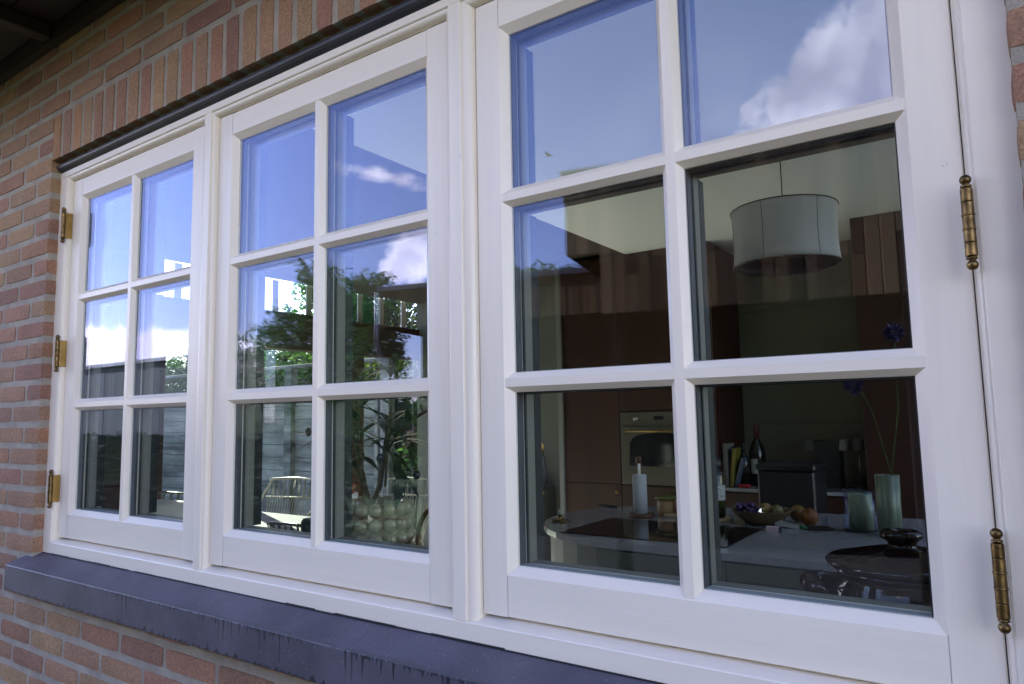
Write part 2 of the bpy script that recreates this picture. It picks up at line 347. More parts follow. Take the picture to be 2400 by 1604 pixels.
# ---- stone window sill
def m_stone():
    m = mat('blue_stone', (.068, .063, .086), .5, (.108, .10, .13), 7, 6, fine=(260, .22), bump=.5, bscale=240, bdist=.0006)
    t = m.node_tree; b = t.nodes['Principled BSDF']; src = b.inputs['Base Color'].links[0].from_socket
    tc = N(t, 'ShaderNodeTexCoord'); sp = N(t, 'ShaderNodeSeparateXYZ'); link(t, tc.outputs['Object'], sp.inputs[0])
    X, Y, Z = sp.outputs
    def n1(sx, sz, scale, det, off=0):
        c = N(t, 'ShaderNodeCombineXYZ'); link(t, mth(t, 'MULTIPLY', X, sx), c.inputs[0]); link(t, mth(t, 'MULTIPLY', Z, sz), c.inputs[2]); c.inputs[1].default_value = off
        n = N(t, 'ShaderNodeTexNoise'); n.inputs['Scale'].default_value = scale; n.inputs['Detail'].default_value = det; link(t, c.outputs[0], n.inputs['Vector']); return n.outputs[0]
    # run-off stains: dark drips hanging from the front arris, wet looking band along it on top
    grow = N(t, 'ShaderNodeMapRange'); link(t, X, grow.inputs[0]); grow.inputs[1].default_value = -.1; grow.inputs[2].default_value = .75
    length = mth(t, 'MULTIPLY', mth(t, 'POWER', n1(1, .0, 110, 1), 9), 3.2)
    patch = mth(t, 'MULTIPLY', mth(t, 'SUBTRACT', n1(1, 0, 7, 2, 3), .40), 4.5, clamp=True)
    length = mth(t, 'MULTIPLY', mth(t, 'ADD', mth(t, 'MULTIPLY', length, patch), mth(t, 'MULTIPLY', mth(t, 'SUBTRACT', n1(1, 0, 30, 3, 3), .52), .012)), grow.outputs[0])
    depth = mth(t, 'SUBTRACT', -.1555, Z)
    drip = mth(t, 'MULTIPLY', mth(t, 'LESS_THAN', depth, length), mth(t, 'LESS_THAN', Y, -.1065))
    band = mth(t, 'MULTIPLY', mth(t, 'LESS_THAN', Y, mth(t, 'ADD', -.1075, mth(t, 'MULTIPLY', mth(t, 'MULTIPLY', mth(t, 'SUBTRACT', n1(1, 0, 9, 5, 5), .36), grow.outputs[0]), .055))), mth(t, 'GREATER_THAN', Y, -.1075))
    base = mth(t, 'MULTIPLY', mth(t, 'GREATER_THAN', depth, mth(t, 'SUBTRACT', .0712, mth(t, 'MULTIPLY', mth(t, 'POWER', n1(1, 0, 60, 3, 9), 5), .12))), mth(t, 'LESS_THAN', Y, -.1065))
    m1 = N(t, 'ShaderNodeMix', data_type='RGBA'); link(t, mth(t, 'MULTIPLY', band, .6), m1.inputs[0]); link(t, src, m1.inputs[6]); m1.inputs[7].default_value = (.07, .068, .07, 1)
    m2 = N(t, 'ShaderNodeMix', data_type='RGBA'); link(t, mth(t, 'MULTIPLY', mth(t, 'MAXIMUM', drip, base), .88), m2.inputs[0]); link(t, m1.outputs[2], m2.inputs[6]); m2.inputs[7].default_value = (.012, .012, .016, 1)
    sp2 = N(t, 'ShaderNodeTexVoronoi'); sp2.inputs['Scale'].default_value = 70; link(t, tc.outputs['Object'], sp2.inputs['Vector'])
    m3 = N(t, 'ShaderNodeMix', data_type='RGBA'); link(t, mth(t, 'MULTIPLY', mth(t, 'LESS_THAN', sp2.outputs[0], .09), .5), m3.inputs[0]); link(t, m2.outputs[2], m3.inputs[6]); m3.inputs[7].default_value = (.35, .35, .36, 1)
    link(t, m3.outputs[2], b.inputs['Base Color']); return m
M_stone = m_stone()
sill = thing('stone_window_sill', 'dark blue-grey stone sill with black run-off streaks beneath the white windows', 'window sill', (1.1, -.07, -.19))
prof = [(-.108, -.226), (-.108, -.1572), (-.1063, -.1552), (-.03, -.1285), (.05, -.1285), (.05, -.226)]
MB().prism(prof, 'x', -.17, 1.2799).obj('sill_slab', M_stone, sill)
MB().prism(prof, 'x', 1.2805, 2.42).obj('sill_slab', M_stone, sill)
mb = MB(); xx = OX0
while xx < 2.29:
    L_ = rnd.uniform(.03, .16); h_ = rnd.uniform(.0005, .0028); mb.box(xx, xx+L_, -.0325-rnd.uniform(0, .0015), -.02, -.130, -.1283+h_); xx += L_
mb.obj('sealant_joint', M_gasket, sill)

# ---- eaves: plate, rafters, boards, gutter, roof
M_eave = mat('dark_stained_wood', (.028, .012, .005), .6, (.014, .006, .003), 6, 5, bump=.3, bscale=90, stretch=(1, .1, 1))
M_tile = mat('roof_tile', (.10, .055, .04), .8, (.06, .04, .035), 4, 4)
M_zinc = mat('zinc', (.32, .33, .34), .45, (.25, .26, .27), 5, 3, metal=.6)
roof = thing('roof_eaves', 'overhanging dark timber eaves with rafters above the brick wall', 'roof', (1, -.3, 1.45))
MB().box(-3.2, 3.9, -.085, -.062, 1.44, 1.50).obj('wall_plate', M_eave, roof)
for i in range(12):
    x = -.15 - 3*.61 + i*.61 - .61
    if x < -3.2: continue
    MB().bbox(x, x+.05, -.66, -.086, 1.451, 1.494, .003).obj('rafter', M_eave, roof)
for i in range(5):
    y = -.66 + i*.115
    MB().bbox(-3.2, 3.9, y, y+.113, 1.495, 1.513, .003).obj('soffit_board', M_eave, roof)
MB().bbox(-3.2, 3.9, -.685, -.661, 1.44, 1.62, .003).obj('fascia_board', M_eave, roof)
MB().box(-3.2, 3.9, -.66, .05, 1.5135, 1.53).obj('underlay', M_eave, roof)
gp = [(-.75+.06*math.cos(a)*1.0-.0, 1.60+.06*math.sin(a)) for a in [math.pi+math.pi*i/8 for i in range(9)]] + [(-.69+.004, 1.60), (-.69+.004, 1.606), (-.816, 1.606)]
MB().prism(gp, 'x', -3.2, 3.9).obj('gutter', M_zinc, roof)
MB().prism([(-.70, 1.62), (-.70, 1.66), (3.6, 4.3), (8.2, 1.66), (8.2, 1.60), (3.6, 4.2)], 'x', -3.2, 2.27).obj('tiled_slope', M_tile, roof)
MB().prism([(-.70, 1.62), (-.70, 1.66), (.6, 2.46), (.6, 2.40)], 'x', 2.272, 3.9).obj('tiled_slope', M_tile, roof)
MB().prism([(3.4, 4.11), (3.4, 4.18), (3.6, 4.3), (8.2, 1.66), (8.2, 1.60), (3.6, 4.2)], 'x', 2.272, 3.9).obj('tiled_slope', M_tile, roof)

# ================================================================ WINDOW FRAME AND SASHES
frame = thing('window_frame', 'long white painted timber window frame holding three casements in the brick wall', 'window frame', (1.09, 0, -.13))
YF = -.03
def fo(name, mb, m=None): return mb.obj(name, m or M_wx, frame)
fo('head', MB().bbox(OX0-.015, 2.31, YF, .08, 1.0165, 1.09, .0012))
fo('sill_rail', MB().prism([(YF, -.1285), (YF, -.0975), (YF+.0015, -.0955), (.0, -.0862), (.08, -.0862), (.08, -.1285)], 'x', OX0-.015, 2.31))
fo('jamb', MB().bbox(OX0-.015, -.077, YF+.0004, .08, -.0965, 1.0165, .0012), M_wz)
fo('jamb', MB().bbox(2.254, 2.31, YF+.0004, .08, -.0965, 1.0165, .0012), M_wz)
for a, b in ((.670, .6955), (1.461, 1.4895)):
    fo('mullion', MB().bbox(a, b, YF-.0003, .08, -.0962, 1.0172, .0013), M_wz)
OT, OB = 1.001, -.0819
def bead_poly(wd):
    p = [(-.003, .07), (-.003, -.0283), (.0006, -.0283), (.0008, -.0262)]
    n = 7
    for i in range(n+1):
        a = math.pi/2*i/n; p.append((.0018+(wd-.0052)*math.sin(a), -.0262+.0100*(1-math.cos(a))))
    return p + [(wd-.0034, -.0142), (wd-.0014, -.0142), (wd-.0014, .07)]
def jamb_bead(xi, wd, side):
    P = bead_poly(wd); mb = MB(); off = {id(p): 0 for p in P}
    poly = [(xi + side*p[0], p[1]) for p in P]
    mb.prism(poly, 'z', -.094, 1.0165, None, lambda q: -max(0, (q[0]-xi)*side)*(.0155/wd)); fo('moulding', mb, M_wz)
def head_bead(xa, wa, xb, wb):
    poly = [(p[1], 1.0165 - p[0]) for p in bead_poly(.0155)]
    MBx = MB().prism(poly, 'x', xa, xb, lambda q: max(0, 1.0165-q[1])*(wa/.0155), lambda q: -max(0, 1.0165-q[1])*(wb/.0155)); fo('moulding', MBx)
SX = [(-.0693, .648), (.7073, 1.447), (1.512, 2.2438)]
FX = [(-.077, .670), (.6955, 1.461), (1.4895, 2.254)]
for (s0, s1), (f0, f1) in zip(SX, FX):
    jamb_bead(f0, s0-f0, 1); jamb_bead(f1, f1-s1, -1); head_bead(f0, s0-f0, f1, f1-s1)
lead = [(-.02, 1.034)] + [(-.030-.0155*math.sin(math.pi*i/6)**.7, 1.0335+.0305*i/6) for i in range(7)] + [(-.02, 1.0645)]
MB().prism(lead, 'x', OX0+.001, OX1-.001).obj('drip_strip', M_lead, frame)

ROWS = [(0.0, .289), (.3229, .6139), (.6478, .9334)]
M_spacer = mat('spacer_bar', (.05, .05, .052), .5)
M_inner_shade = mat('shaded_inner_white', (.20, .18, .145), .5)  # shade of the dimly lit inner sash faces, put into a darker colour
M_spacer_lit = mat('spacer_bar_lit', (.30, .31, .31), .5)  # paler copy for the bottom edge: reflected light put into the colour
def hinge_mesh():
    prof = [(.0001, -.0565)]
    for i in range(1, 8): a = -math.pi/2 + math.pi*i/8*.93; prof.append((.0062*math.cos(a), -.0503+.0062*math.sin(a)))
    prof += [(.0032, -.0440), (.0058, -.0436), (.0058, -.0412), (.0040, -.0408), (.0040, -.0402)]
    return prof
fin_prof = hinge_mesh()
HM = {}
def hinge(parent, x, z, side):
    """barrel of five knuckles with ball finials; the leaf lies in the joint, facing right"""
    yc = -.0375; h = MB().tube([(x, yc, z-.040), (x, yc, z+.040)], .0042, 10).obj('hinge', M_brass, parent)
    for i in range(5):
        a = z-.0400+i*.016; k = MB().lathe([(.0056, a), (.0064, a+.0003), (.0064, a+.0009), (.0064, a+.0149), (.0064, a+.0155), (.0056, a+.0159)], (x, yc, 0), 16)
        k.obj('knuckle', M_brass, h)
    for zz in (z-.0085, z+.0085):
        MB().lathe([(.0066, zz-.0013), (.0070, zz-.0010), (.0070, zz+.0010), (.0066, zz+.0013)], (x, yc, 0), 16).obj('ring', M_brass, h)
    for s in (1, -1):
        MB().lathe([(r_, z + (-zz if s == 1 else zz)) for r_, zz in fin_prof], (x, yc, 0), 16).obj('finial', M_brass, h)
    if side > 0:
        MB().bbox(x+.001, x+.0034, yc, -.0128, z-.0395, z+.0395, .0004).obj('leaf', M_brassgold, h)
    return h
def loft(parent, name, pts, m):
    """pts: list of (start, end) points round the section"""
    n = len(pts); mb = MB(); vs = [p[0] for p in pts]+[p[1] for p in pts]
    mb.add(vs, [(k, (k+1) % n, n+(k+1) % n, n+k) for k in range(n)]); return mb.obj(name, m, parent)
CH, CY, YB = .0145, -.0126, .056
def sash(x0, x1, gL, gM, gR, label, hinges=0):
    s = thing('casement_sash', label, 'window sash', ((x0+x1)/2, 0, OB), 'white casement sashes')
    zT = .9334
    def sec(W): return [(0, YB, 0), (0, 0, 0), (CH, CY, 0), (CH, CY, 1), (W-.0015, CY, 1), (W, CY+.0015, 1), (W, YB, 1), (CH, YB, 1), (CH, YB, 0)]
    for side, gx, W in ((-1, gL, gL-x0), (1, gR, x1-gR)):
        pts = []
        for o, y, e in sec(W):
            x = gx + side*o
            pts.append(((x, y, (OB if e else 0-o)), (x, y, (OT if e else zT+o))))
        loft(s, 'stile', pts, M_wz)
    for sg, gz_, W in ((-1, 0, -OB), (1, zT, OT-zT)):
        pts = []
        for o, y, e in sec(W):
            q = min(o, CH-.0002); z = gz_ + sg*o
            h_ = .0004 if o > CH-.001 else 0; pts.append(((gL-q+h_, y+h_*.5, z), (gR+q-h_, y+h_*.5, z)))
        loft(s, 'rail', pts, M_wx)
    # glazing bars: chamfered both sides
    vb = [(gM-.034, YB), (gM-.034, .0), (gM-.034+.0095, -.0112), (gM-.0095-.0003, -.0112), (gM-.0003, .0), (gM-.0003, YB)]
    vend = lambda q: -max(0, -q[1])*(CH/-CY)
    MB().prism([(p[0], p[1]) for p in vb], 'z', 0, zT, vend, lambda q: -vend(q)).obj('glazing_bar', M_wz, s)
    k1, k2 = CH/-CY, .0095/.0112
    for (a0, a1, ka, kb) in ((gL, gM-.034, k1, k2), (gM-.0003, gR, k2, k1)):
        for z0, z1 in ((.289, .3229), (.6139, .6478)):
            hb = [(YB, z0), (0, z0), (-.0114, z0+.0092), (-.0114, z1-.0105), (0, z1), (YB, z1)]
            MB().prism(hb, 'x', a0, a1, lambda q, ka=ka: -max(0, -q[0])*ka, lambda q, kb=kb: max(0, -q[0])*kb).obj('glazing_bar', M_wx, s)
        for z0, z1 in ROWS:
            e = .0025; gl = MB(); tilt = rnd.uniform(-.0004, .0004)
            gl.box(a0-e, a1+e, .0005, .0045, z0-e, z1+e); gl.box(a0-e, a1+e, .0205, .0245, z0-e, z1+e)
            p = gl.obj('pane', M_glass, s)
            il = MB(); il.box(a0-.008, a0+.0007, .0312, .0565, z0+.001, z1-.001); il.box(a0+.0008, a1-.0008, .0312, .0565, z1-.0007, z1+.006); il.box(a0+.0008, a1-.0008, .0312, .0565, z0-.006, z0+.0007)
            il.obj('inner_bead', M_inner_shade, p); MB().box(a0-.009, a0+.0012, .0567, .078, z0+.001, z1-.001).obj('dark_edge', M_gasket, p)
            sp = MB(); i_ = .0022
            sp.box(a0-e, a0+i_, .0048, .0202, z0-e, z1+e); sp.box(a1-i_, a1+e, .0048, .0202, z0-e, z1+e)
            sp.box(a0+i_, a1-i_, .0048, .0202, z1-i_, z1+e)
            sp.obj('spacer', M_spacer, p); MB().box(a0+i_, a1-i_, .0048, .0202, z0-e, z0+.0012).obj('spacer', M_spacer_lit, p)
            ga = MB(); j = .003
            ga.box(a0+.0002, a0+j, .0250, .030, z0+.0002, z1-.0002); ga.box(a1-j, a1-.0002, .0250, .030, z0+.0002, z1-.0002); ga.box(a0+j, a1-j, .0250, .030, z1-j, z1-.0002)
            ga.obj('gasket', M_gasket, p)
    for z in (.8585, .462, .0595):
        if hinges == 1: hinge(s, x0-.0035, z, 1)
        if hinges == 2: hinge(s, x1+.0012, z, -1)
    return s
sash(SX[0][0], SX[0][1], 0, .305, .5778, 'far left white six-pane casement with three brass hinges beside the brick jamb', 1)
sash(SX[1][0], SX[1][1], .7741, 1.0895, 1.379, 'middle white six-pane casement with the beaded plant pot behind its lowest pane', 0)
sash(SX[2][0], SX[2][1], 1.5778, 1.8939, 2.1753, 'near right white six-pane casement with the kitchen lamp and brown casserole behind its panes', 2)

# ================================================================ GROUND AND GARDEN
M_grass = mat('lawn', (.035, .07, .018), .95, (.06, .10, .025), 2, 6, fine=(60, .5), bump=1, bscale=60, bdist=.02)
M_paver = mat('dark_paver', (.030, .028, .027), .9, (.042, .039, .036), 3, 5, spec=.05, bump=.4, bscale=80)
g_ = MB(); g_.add([(-300, -300, -1.16), (300, -300, -1.16), (300, 300, -1.16), (-300, 300, -1.16)], [(0, 1, 2, 3)])
struct('ground', g_, M_grass)
pt = MB()
for i in range(-8, 9):
    for j in range(6):
        pt.bbox(-1+i*.6+.004, -1+i*.6+.596, -.12-(j+1)*.6+.004, -.12-j*.6-.004, -1.20, -1.135+rnd.uniform(-.002, .002), .004)
for i in range(9):
    for j in range(13): pt.bbox(3.9+i*.6+.004, 3.9+i*.6+.596, -.1+j*.6+.004, -.1+(j+1)*.6-.004, -1.20, -1.135+rnd.uniform(-.002, .002), .004)
o = struct('patio', pt, M_paver)
tp = MB()
for i in range(3):
    for j in range(6): tp.bbox(-2.78-(i+1)*.6+.004, -2.78-i*.6-.004, .9+j*.6+.004, .9+(j+1)*.6-.004, -1.20, -1.135+rnd.uniform(-.002, .002), .004)
struct('added_bounce_terrace', tp, mat('bounce_paving', (.46, .43, .37), .9, (.38, .35, .30), 6, 4))  # pale paving added to bounce sunlight up to the kitchen ceiling
M_leafs = {
 'dark': mat('dark_foliage', (.045, .13, .03), .6, (.08, .19, .04), 3, 3, fine=(9, .5)),
 'mid': mat('green_foliage', (.035, .085, .016), .55, (.07, .13, .025), 3, 3, fine=(9, .5)),
 'yellow': mat('yellow_green_foliage', (.10, .16, .02), .55, (.17, .21, .03), 3, 3, fine=(9, .4)),
 'plant': mat('houseplant_leaf', (.018, .024, .012), .4, (.03, .038, .018), 20, 3)}
for k_ in [v_ for q_, v_ in M_leafs.items() if q_ != 'plant']:      # leaves let some light through
    t = k_.node_tree; b = t.nodes['Principled BSDF']; out = [n for n in t.nodes if n.type == 'OUTPUT_MATERIAL'][0]
    tl = N(t, 'ShaderNodeBsdfTranslucent'); src = b.inputs['Base Color'].links[0].from_socket
    link(t, src, tl.inputs[0]); mx = N(t, 'ShaderNodeMixShader'); mx.inputs[0].default_value = .42
    link(t, b.outputs[0], mx.inputs[1]); link(t, tl.outputs[0], mx.inputs[2]); link(t, mx.outputs[0], out.inputs[0])
M_bark = mat('bark', (.10, .075, .05), .9, (.06, .045, .03), 20, 5, bump=1, bscale=60, bdist=.01)
def rv(r=1): 
    while True:
        v = Vector((rnd.uniform(-1, 1), rnd.uniform(-1, 1), rnd.uniform(-1, 1)))
        if .05 < v.length < 1: return v*r
def leaf_quad(mb, p, d, L, W, side=None):
    d = d.normalized(); s = (side or d.cross(rv())).normalized()*W*.5; n = d.cross(s).normalized()*W*.12
    mb.add([p, p+d*L*.5+s+n, p+d*L, p+d*L*.5-s+n], [(0, 1, 2, 3)])
def tree(name, label, cat, base, blobs, kind='mid', leaf=(.09, .03), droop=.35, spray=0, trunk=.06, group=None):
    """trunk with limbs into every clump; clumps of leaves, denser towards their shells"""
    t = thing(name, label, cat, base, group); B = Vector(base); tr = MB(); lf = MB()
    top = max(b[0][2] for b in blobs)
    tops = Vector((sum(b[0][0] for b in blobs)/len(blobs), sum(b[0][1] for b in blobs)/len(blobs), base[2]+(top-base[2])*.55))
    tr.tube([B-Vector((0, 0, .05)), B*.7+tops*.3+rv(.05), tops], [trunk, trunk*.8, trunk*.55], 7)
    for (c, rad, n) in blobs:
        c = Vector(c); rad = Vector(rad)
        mid = (tops+c)/2 + rv(.08); tr.tube([tops-(tops-B)*.15, mid, c], [trunk*.5, trunk*.3, trunk*.12], 5)
        tw = []
        for i in range(max(6, n//60)):
            q = rv(); e = c + Vector((q.x*rad.x, q.y*rad.y, q.z*rad.z))*1.0; tw.append(e)
            tr.tube([c, (c+e)/2+rv(.04), e], [trunk*.12, trunk*.08, .003], 4, cap=False)
        for i in range(n):
            e = rnd.choice(tw); s_ = rv(.30); p = e + Vector((s_.x*rad.x, s_.y*rad.y, s_.z*rad.z))*1.1
            if rnd.random() < .35:
                q = rv().normalized()*rnd.uniform(.4, 1); p = c + Vector((q.x*rad.x, q.y*rad.y, q.z*rad.z))
            d = (p-c).normalized()*.6 + rv(.7) + Vector((0, 0, -droop))
            leaf_quad(lf, p, d, leaf[0]*rnd.uniform(.6, 1.3), leaf[1]*rnd.uniform(.7, 1.2))
        for i in range(spray):
            a = rnd.uniform(0, 6.28); st = c + Vector((math.cos(a)*rad.x*.5, math.sin(a)*rad.y*.5, rad.z*.5)); hgt = rnd.uniform(.5, 1.0)*rad.z
            pts = [st + Vector((math.cos(a)*.10*j*j*.12, math.sin(a)*.10*j*j*.12, hgt*(j/5)*(1-.08*j))) for j in range(6)]
            tr.tube(pts, .004, 4, cap=False)
            for j in range(16):
                u_ = rnd.uniform(.25, 1)*5; k = min(4, int(u_)); p = pts[k].lerp(pts[k+1], u_-k)
                leaf_quad(lf, p, rv(.8)+Vector((math.cos(a)*.4, math.sin(a)*.4, -.5)), leaf[0]*1.25, leaf[1])
    lf.obj('crown', M_leafs[kind], t); tr.obj('trunk', M_bark, t); return t

# --- things mirrored in the panes: they stand in the garden behind the viewer (y < 0)
G = 'trees mirrored in the middle casement'
tree('conifer_tree', 'dark tall feathery tree mirrored left of the middle casement bar', 'tree', (-8.9, -8.1, -1.16),
     [((-8.75, -8.2, 2.6), (.45, .5, .75), 4200), ((-9.25, -8.1, 1.9), (.55, .6, .65), 3400), ((-8.35, -8.0, 2.2), (.5, .5, .75), 3600), ((-8.8, -8.2, 1.0), (.9, .7, .9), 3200), ((-8.9, -8.2, -.1), (.9, .7, .9), 2600)], 'dark', (.10, .03), .1, 14, group=G)
tree('garden_tree', 'bushy green tree mirrored beside the timber clad extension', 'tree', (-7.6, -8.2, -1.16),
     [((-7.35, -8.1, 2.25), (.42, .45, .65), 3800), ((-7.8, -8.2, 1.9), (.5, .5, .8), 3600), ((-7.0, -8.1, 1.7), (.42, .5, .7), 3400), ((-7.9, -8.3, .9), (.6, .6, .9), 2400), ((-7.1, -8.2, .5), (.55, .6, .9), 2400), ((-7.4, -8.2, -.4), (.8, .6, .8), 2400)], 'dark', (.10, .034), .25, 16, group=G)
tree('shrub', 'thin spiky grey green shrub mirrored low in the left of the middle casement', 'shrub', (-10.5, -8.2, -1.16),
     [((-10.9, -8.1, 1.75), (.32, .35, .42), 650), ((-10.2, -8.1, 1.75), (.25, .3, .5), 650), ((-10.6, -8.2, 1.2), (.8, .5, .5), 1400), ((-9.8, -8.2, 1.5), (.4, .4, .7), 1100), ((-10.4, -8.3, .2), (1.1, .6, .7), 1500)], 'dark', (.09, .022), -.3, 8, group=G)
tree('cypress', 'narrow dark cypress mirrored at the left edge of the far casement', 'tree', (-20.1, -8.4, -1.16),
     [((-20.3, -8.4, 2.4), (.35, .35, .9), 1800), ((-20.2, -8.4, 1.3), (.5, .45, .9), 2200), ((-20.2, -8.4, .2), (.55, .5, 1.0), 2200)], 'dark', (.13, .04), -.3, 0)
tree('bamboo_clump', 'feathery bamboo top mirrored above the clad extension roof', 'bamboo', (-4.1, -9.0, -1.16),
     [((-4.3, -9.0, 2.45), (.32, .3, .30), 500), ((-3.9, -9.0, 2.50), (.30, .3, .28), 520), ((-4.65, -9.0, 2.4), (.22, .3, .26), 260), ((-4.1, -9.0, 1.6), (.7, .4, .8), 1400)], 'dark', (.16, .028), .9, 9)
hd = MB()
for i in range(26000):
    x = rnd.uniform(-26, 9); top = .55+.35*noise.noise(Vector((x*.4, 0, 3)))
    p = Vector((x, -13+rnd.uniform(-.6, .6), rnd.uniform(-1.16, top))); leaf_quad(hd, p, rv()+Vector((0, .5, .2)), .30, .14)
tag(hd.obj('hedge', M_leafs['dark']), 'long dark hedge closing the garden in the mirrored view', 'hedge', kind='stuff')

lh = MB()
for i in range(15000):
    x = rnd.uniform(-15, -3.5); p = Vector((x, -4.25+rnd.uniform(-.35, .35), rnd.uniform(-1.16, .05+.12*noise.noise(Vector((x*1.5, 2, 0)))))); leaf_quad(lh, p, rv()+Vector((0, .4, .2)), .10, .055)
tag(lh.obj('added_dark_hedge', mat('added_hedge_foliage', (.008, .016, .007), .9, (.013, .024, .010), 6, 3, spec=.05)), 'low dark hedge added before the garden trees to darken the mirrored lawn', 'hedge', kind='stuff')  # added to hide the sunlit lawn and keep the mirrored foreground dark
# timber clad neighbour, turned 13 degrees
M_clad = mat('cedar_cladding', (.1, .05, .03), .7, (.72, .72, .75), 5, 5, fine=(120, .25), bump=.5, bscale=90, bdist=.002, stretch=(1, 1, .12), spec=.1,
    objrand=[(.030, .019, .011), (.125, .074, .032), (.058, .038, .022), (.20, .125, .058), (.04, .026, .016), (.085, .051, .025), (.15, .10, .054), (.066, .039, .02), (.23, .145, .066), (.042, .028, .016)])
M_cap = mat('dark_metal_trim', (.045, .045, .055), .4, (.06, .06, .07), 6, 2)
M_darkwall = mat('dark_stained_boards', (.008, .0065, .006), .8, (.013, .010, .009), 6, 3, spec=.03)
th = R(13)
ext = thing('clad_extension', 'flat-roofed extension clad in brown cedar planks mirrored in the right casements', 'building', (-.53, -3.8, -1.16), None, None, -th)
def E_(name, mb, m): o = bpy.data.objects.new(name, mb.mesh(name)); o.data.materials.append(m); COL.objects.link(o); o.parent = ext; return o
# local frame: x along the facade, -y away from our window, z from the ground (+1.16)
Z0 = 1.16
PM = {}
def plank(x, wd, y, z0, z1, parent=ext, front=0):
    key = (round(wd, 3), round(z1-z0, 2), front)
    if key not in PM:
        PM[key] = MB().bbox(-wd/2+.0035, wd/2-.0035, -.012, .012, -(z1-z0)/2, (z1-z0)/2, .003).mesh('plank'); PM[key].materials.append(M_clad)
    return inst('plank', PM[key], parent, (x, y+rnd.uniform(-.004, .004), (z0+z1)/2), (0, 0, rnd.uniform(-.01, .01)))
def clad_wall(x0, x1, y, z0, z1, pitch, joints=True):
    x = x0+pitch/2
    while x < x1:
        if joints:
            zj = z0 + (z1-z0)*rnd.choice([.25, .36, .5, .62, .74]) if rnd.random() < .85 else None
            if zj: plank(x, pitch, y, z0, zj-.0015); plank(x, pitch, y, zj+.0015, z1)
            else: plank(x, pitch, y, z0, z1)
        else: plank(x, pitch, y, z0, z1)
        x += pitch
def F2(p):  # world point to local
    d = Vector(p)-Vector((-.53, -3.8, 0)); return (d.x*math.cos(th)-d.y*math.sin(th), d.x*math.sin(th)+d.y*math.cos(th))
# upper box: overhangs to the left (x 0..0.29), then full wall
UP0, UP1 = 1.51+Z0, 2.185+Z0
clad_wall(0, .285, .013, UP0, UP1, .095); clad_wall(.285, 4.4, .013, 1.02+Z0, UP1, .0975)
E_('wall_core', MB().box(.003, 5.5, -3.2, -.002, UP0+.002, UP1-.01).box(.288, 5.5, -3.2, -.003, 1.0+Z0, UP0+.002), M_darkwall)
E_('roof_trim', MB().bbox(-.03, 5.53, -3.23, .04, UP1-.005, UP1+.02, .004), M_cap)
bx, by = F2((-3.57, -4.75, 0))
clad_wall(bx, bx+3.6, by, 1.275+Z0, 1.70+Z0, .08, False)
for i in range(34):   # return wall of the low wing
    pl_ = plank(bx+.012, .08, by-.05-i*.081, 1.275+Z0, 1.70+Z0); pl_.rotation_euler = (0, 0, math.pi/2)
E_('wing_core', MB().box(bx+.026, bx+8, by-3, by-.013, 1.275+Z0, 1.73+Z0), M_darkwall)
E_('wing_trim', MB().bbox(bx-.03, bx+8, by-3.03, by+.045, 1.695+Z0, 1.755+Z0, .005), M_cap)
E_('garage_wall', MB().box(bx+.03, bx+8, by-2.9, by-.9, 0, 1.275+Z0), M_darkwall)
E_('downpipe', MB().tube([(bx-.05, by+.0, 1.70+Z0), (bx-.05, by, 1.1+Z0), (bx-.05, by-.1, .95+Z0), (bx-.05, by-.1, .05)], .022, 10), M_zinc)
E_('carport_floor', MB().box(-2.6, 4.4, -4.5, -.05, 0, .035), mat('dark_asphalt', (.018, .018, .019), .9, (.028, .028, .028), 9, 4, spec=.05))
E_('carport_back_wall', MB().box(.0, 5.5, -3.6, -3.3, .03, 1.0+Z0), M_darkwall)
E_('carport_side_wall', MB().box(4.2, 4.4, -3.3, -.1, .03, 1.0+Z0), M_darkwall)
for x_ in (.36, 2.4): E_('carport_post', MB().bbox(x_-.05, x_+.05, -.2, -.1, .035, 1.0+Z0, .005), M_darkwall)

# dark board wall with a pale coping, mirrored in the far casement
gw = thing('garden_wall', 'dark ribbed garden wall with pale coping mirrored in the far left casement', 'wall', (-16, -5, -1.16))
for i in range(60):
    x = -29 + i*.36
    inst('board', (PM.setdefault('gw', None) or PM.__setitem__('gw', (lambda me: (me.materials.append(mat('dark_green_boards', (.028, .034, .03), .7, (.04, .046, .042), 8, 3)), me)[1])(MB().bbox(-.176, .176, -.012, .012, 0, 2.37, .006).mesh('board'))) or PM['gw']), gw, (x+16, rnd.uniform(-.004, .004), 0))
MB().bbox(-29.2, -7.75, -5.06, -4.93, 1.21, 1.275, .006).obj('coping', mat('pale_coping', (.36, .35, .34), .7, (.28, .28, .27), 5, 4), gw)
MB().box(-29.2, -7.75, -5.05, -5.014, -1.16, 1.21).obj('backing', M_darkwall, gw)
# tan reed screen behind the mirrored shrubs
rs = thing('reed_screen', 'sunlit tan reed screen glimpsed between the mirrored shrubs', 'screen', (-13, -10.5, -1.16))
mb = MB()
for i in range(170): mb.tube([(-15.0+i*.022*1.2, -10.5+rnd.uniform(-.02, .02), -1.16), (-15.0+i*.022*1.2+rnd.uniform(-.02, .02), -10.5, 2.15+rnd.uniform(-.1, .1))], .013, 5)
r_ = mb.obj('reeds', mat('tan_reed', (.40, .31, .23), .9, (.26, .20, .14), 12, 3), rs); r_['kind'] = 'stuff'
MB().bbox(-15.1, -10.4, -10.56, -10.53, 1.6, 1.66, .004).obj('batten', M_bark, rs)

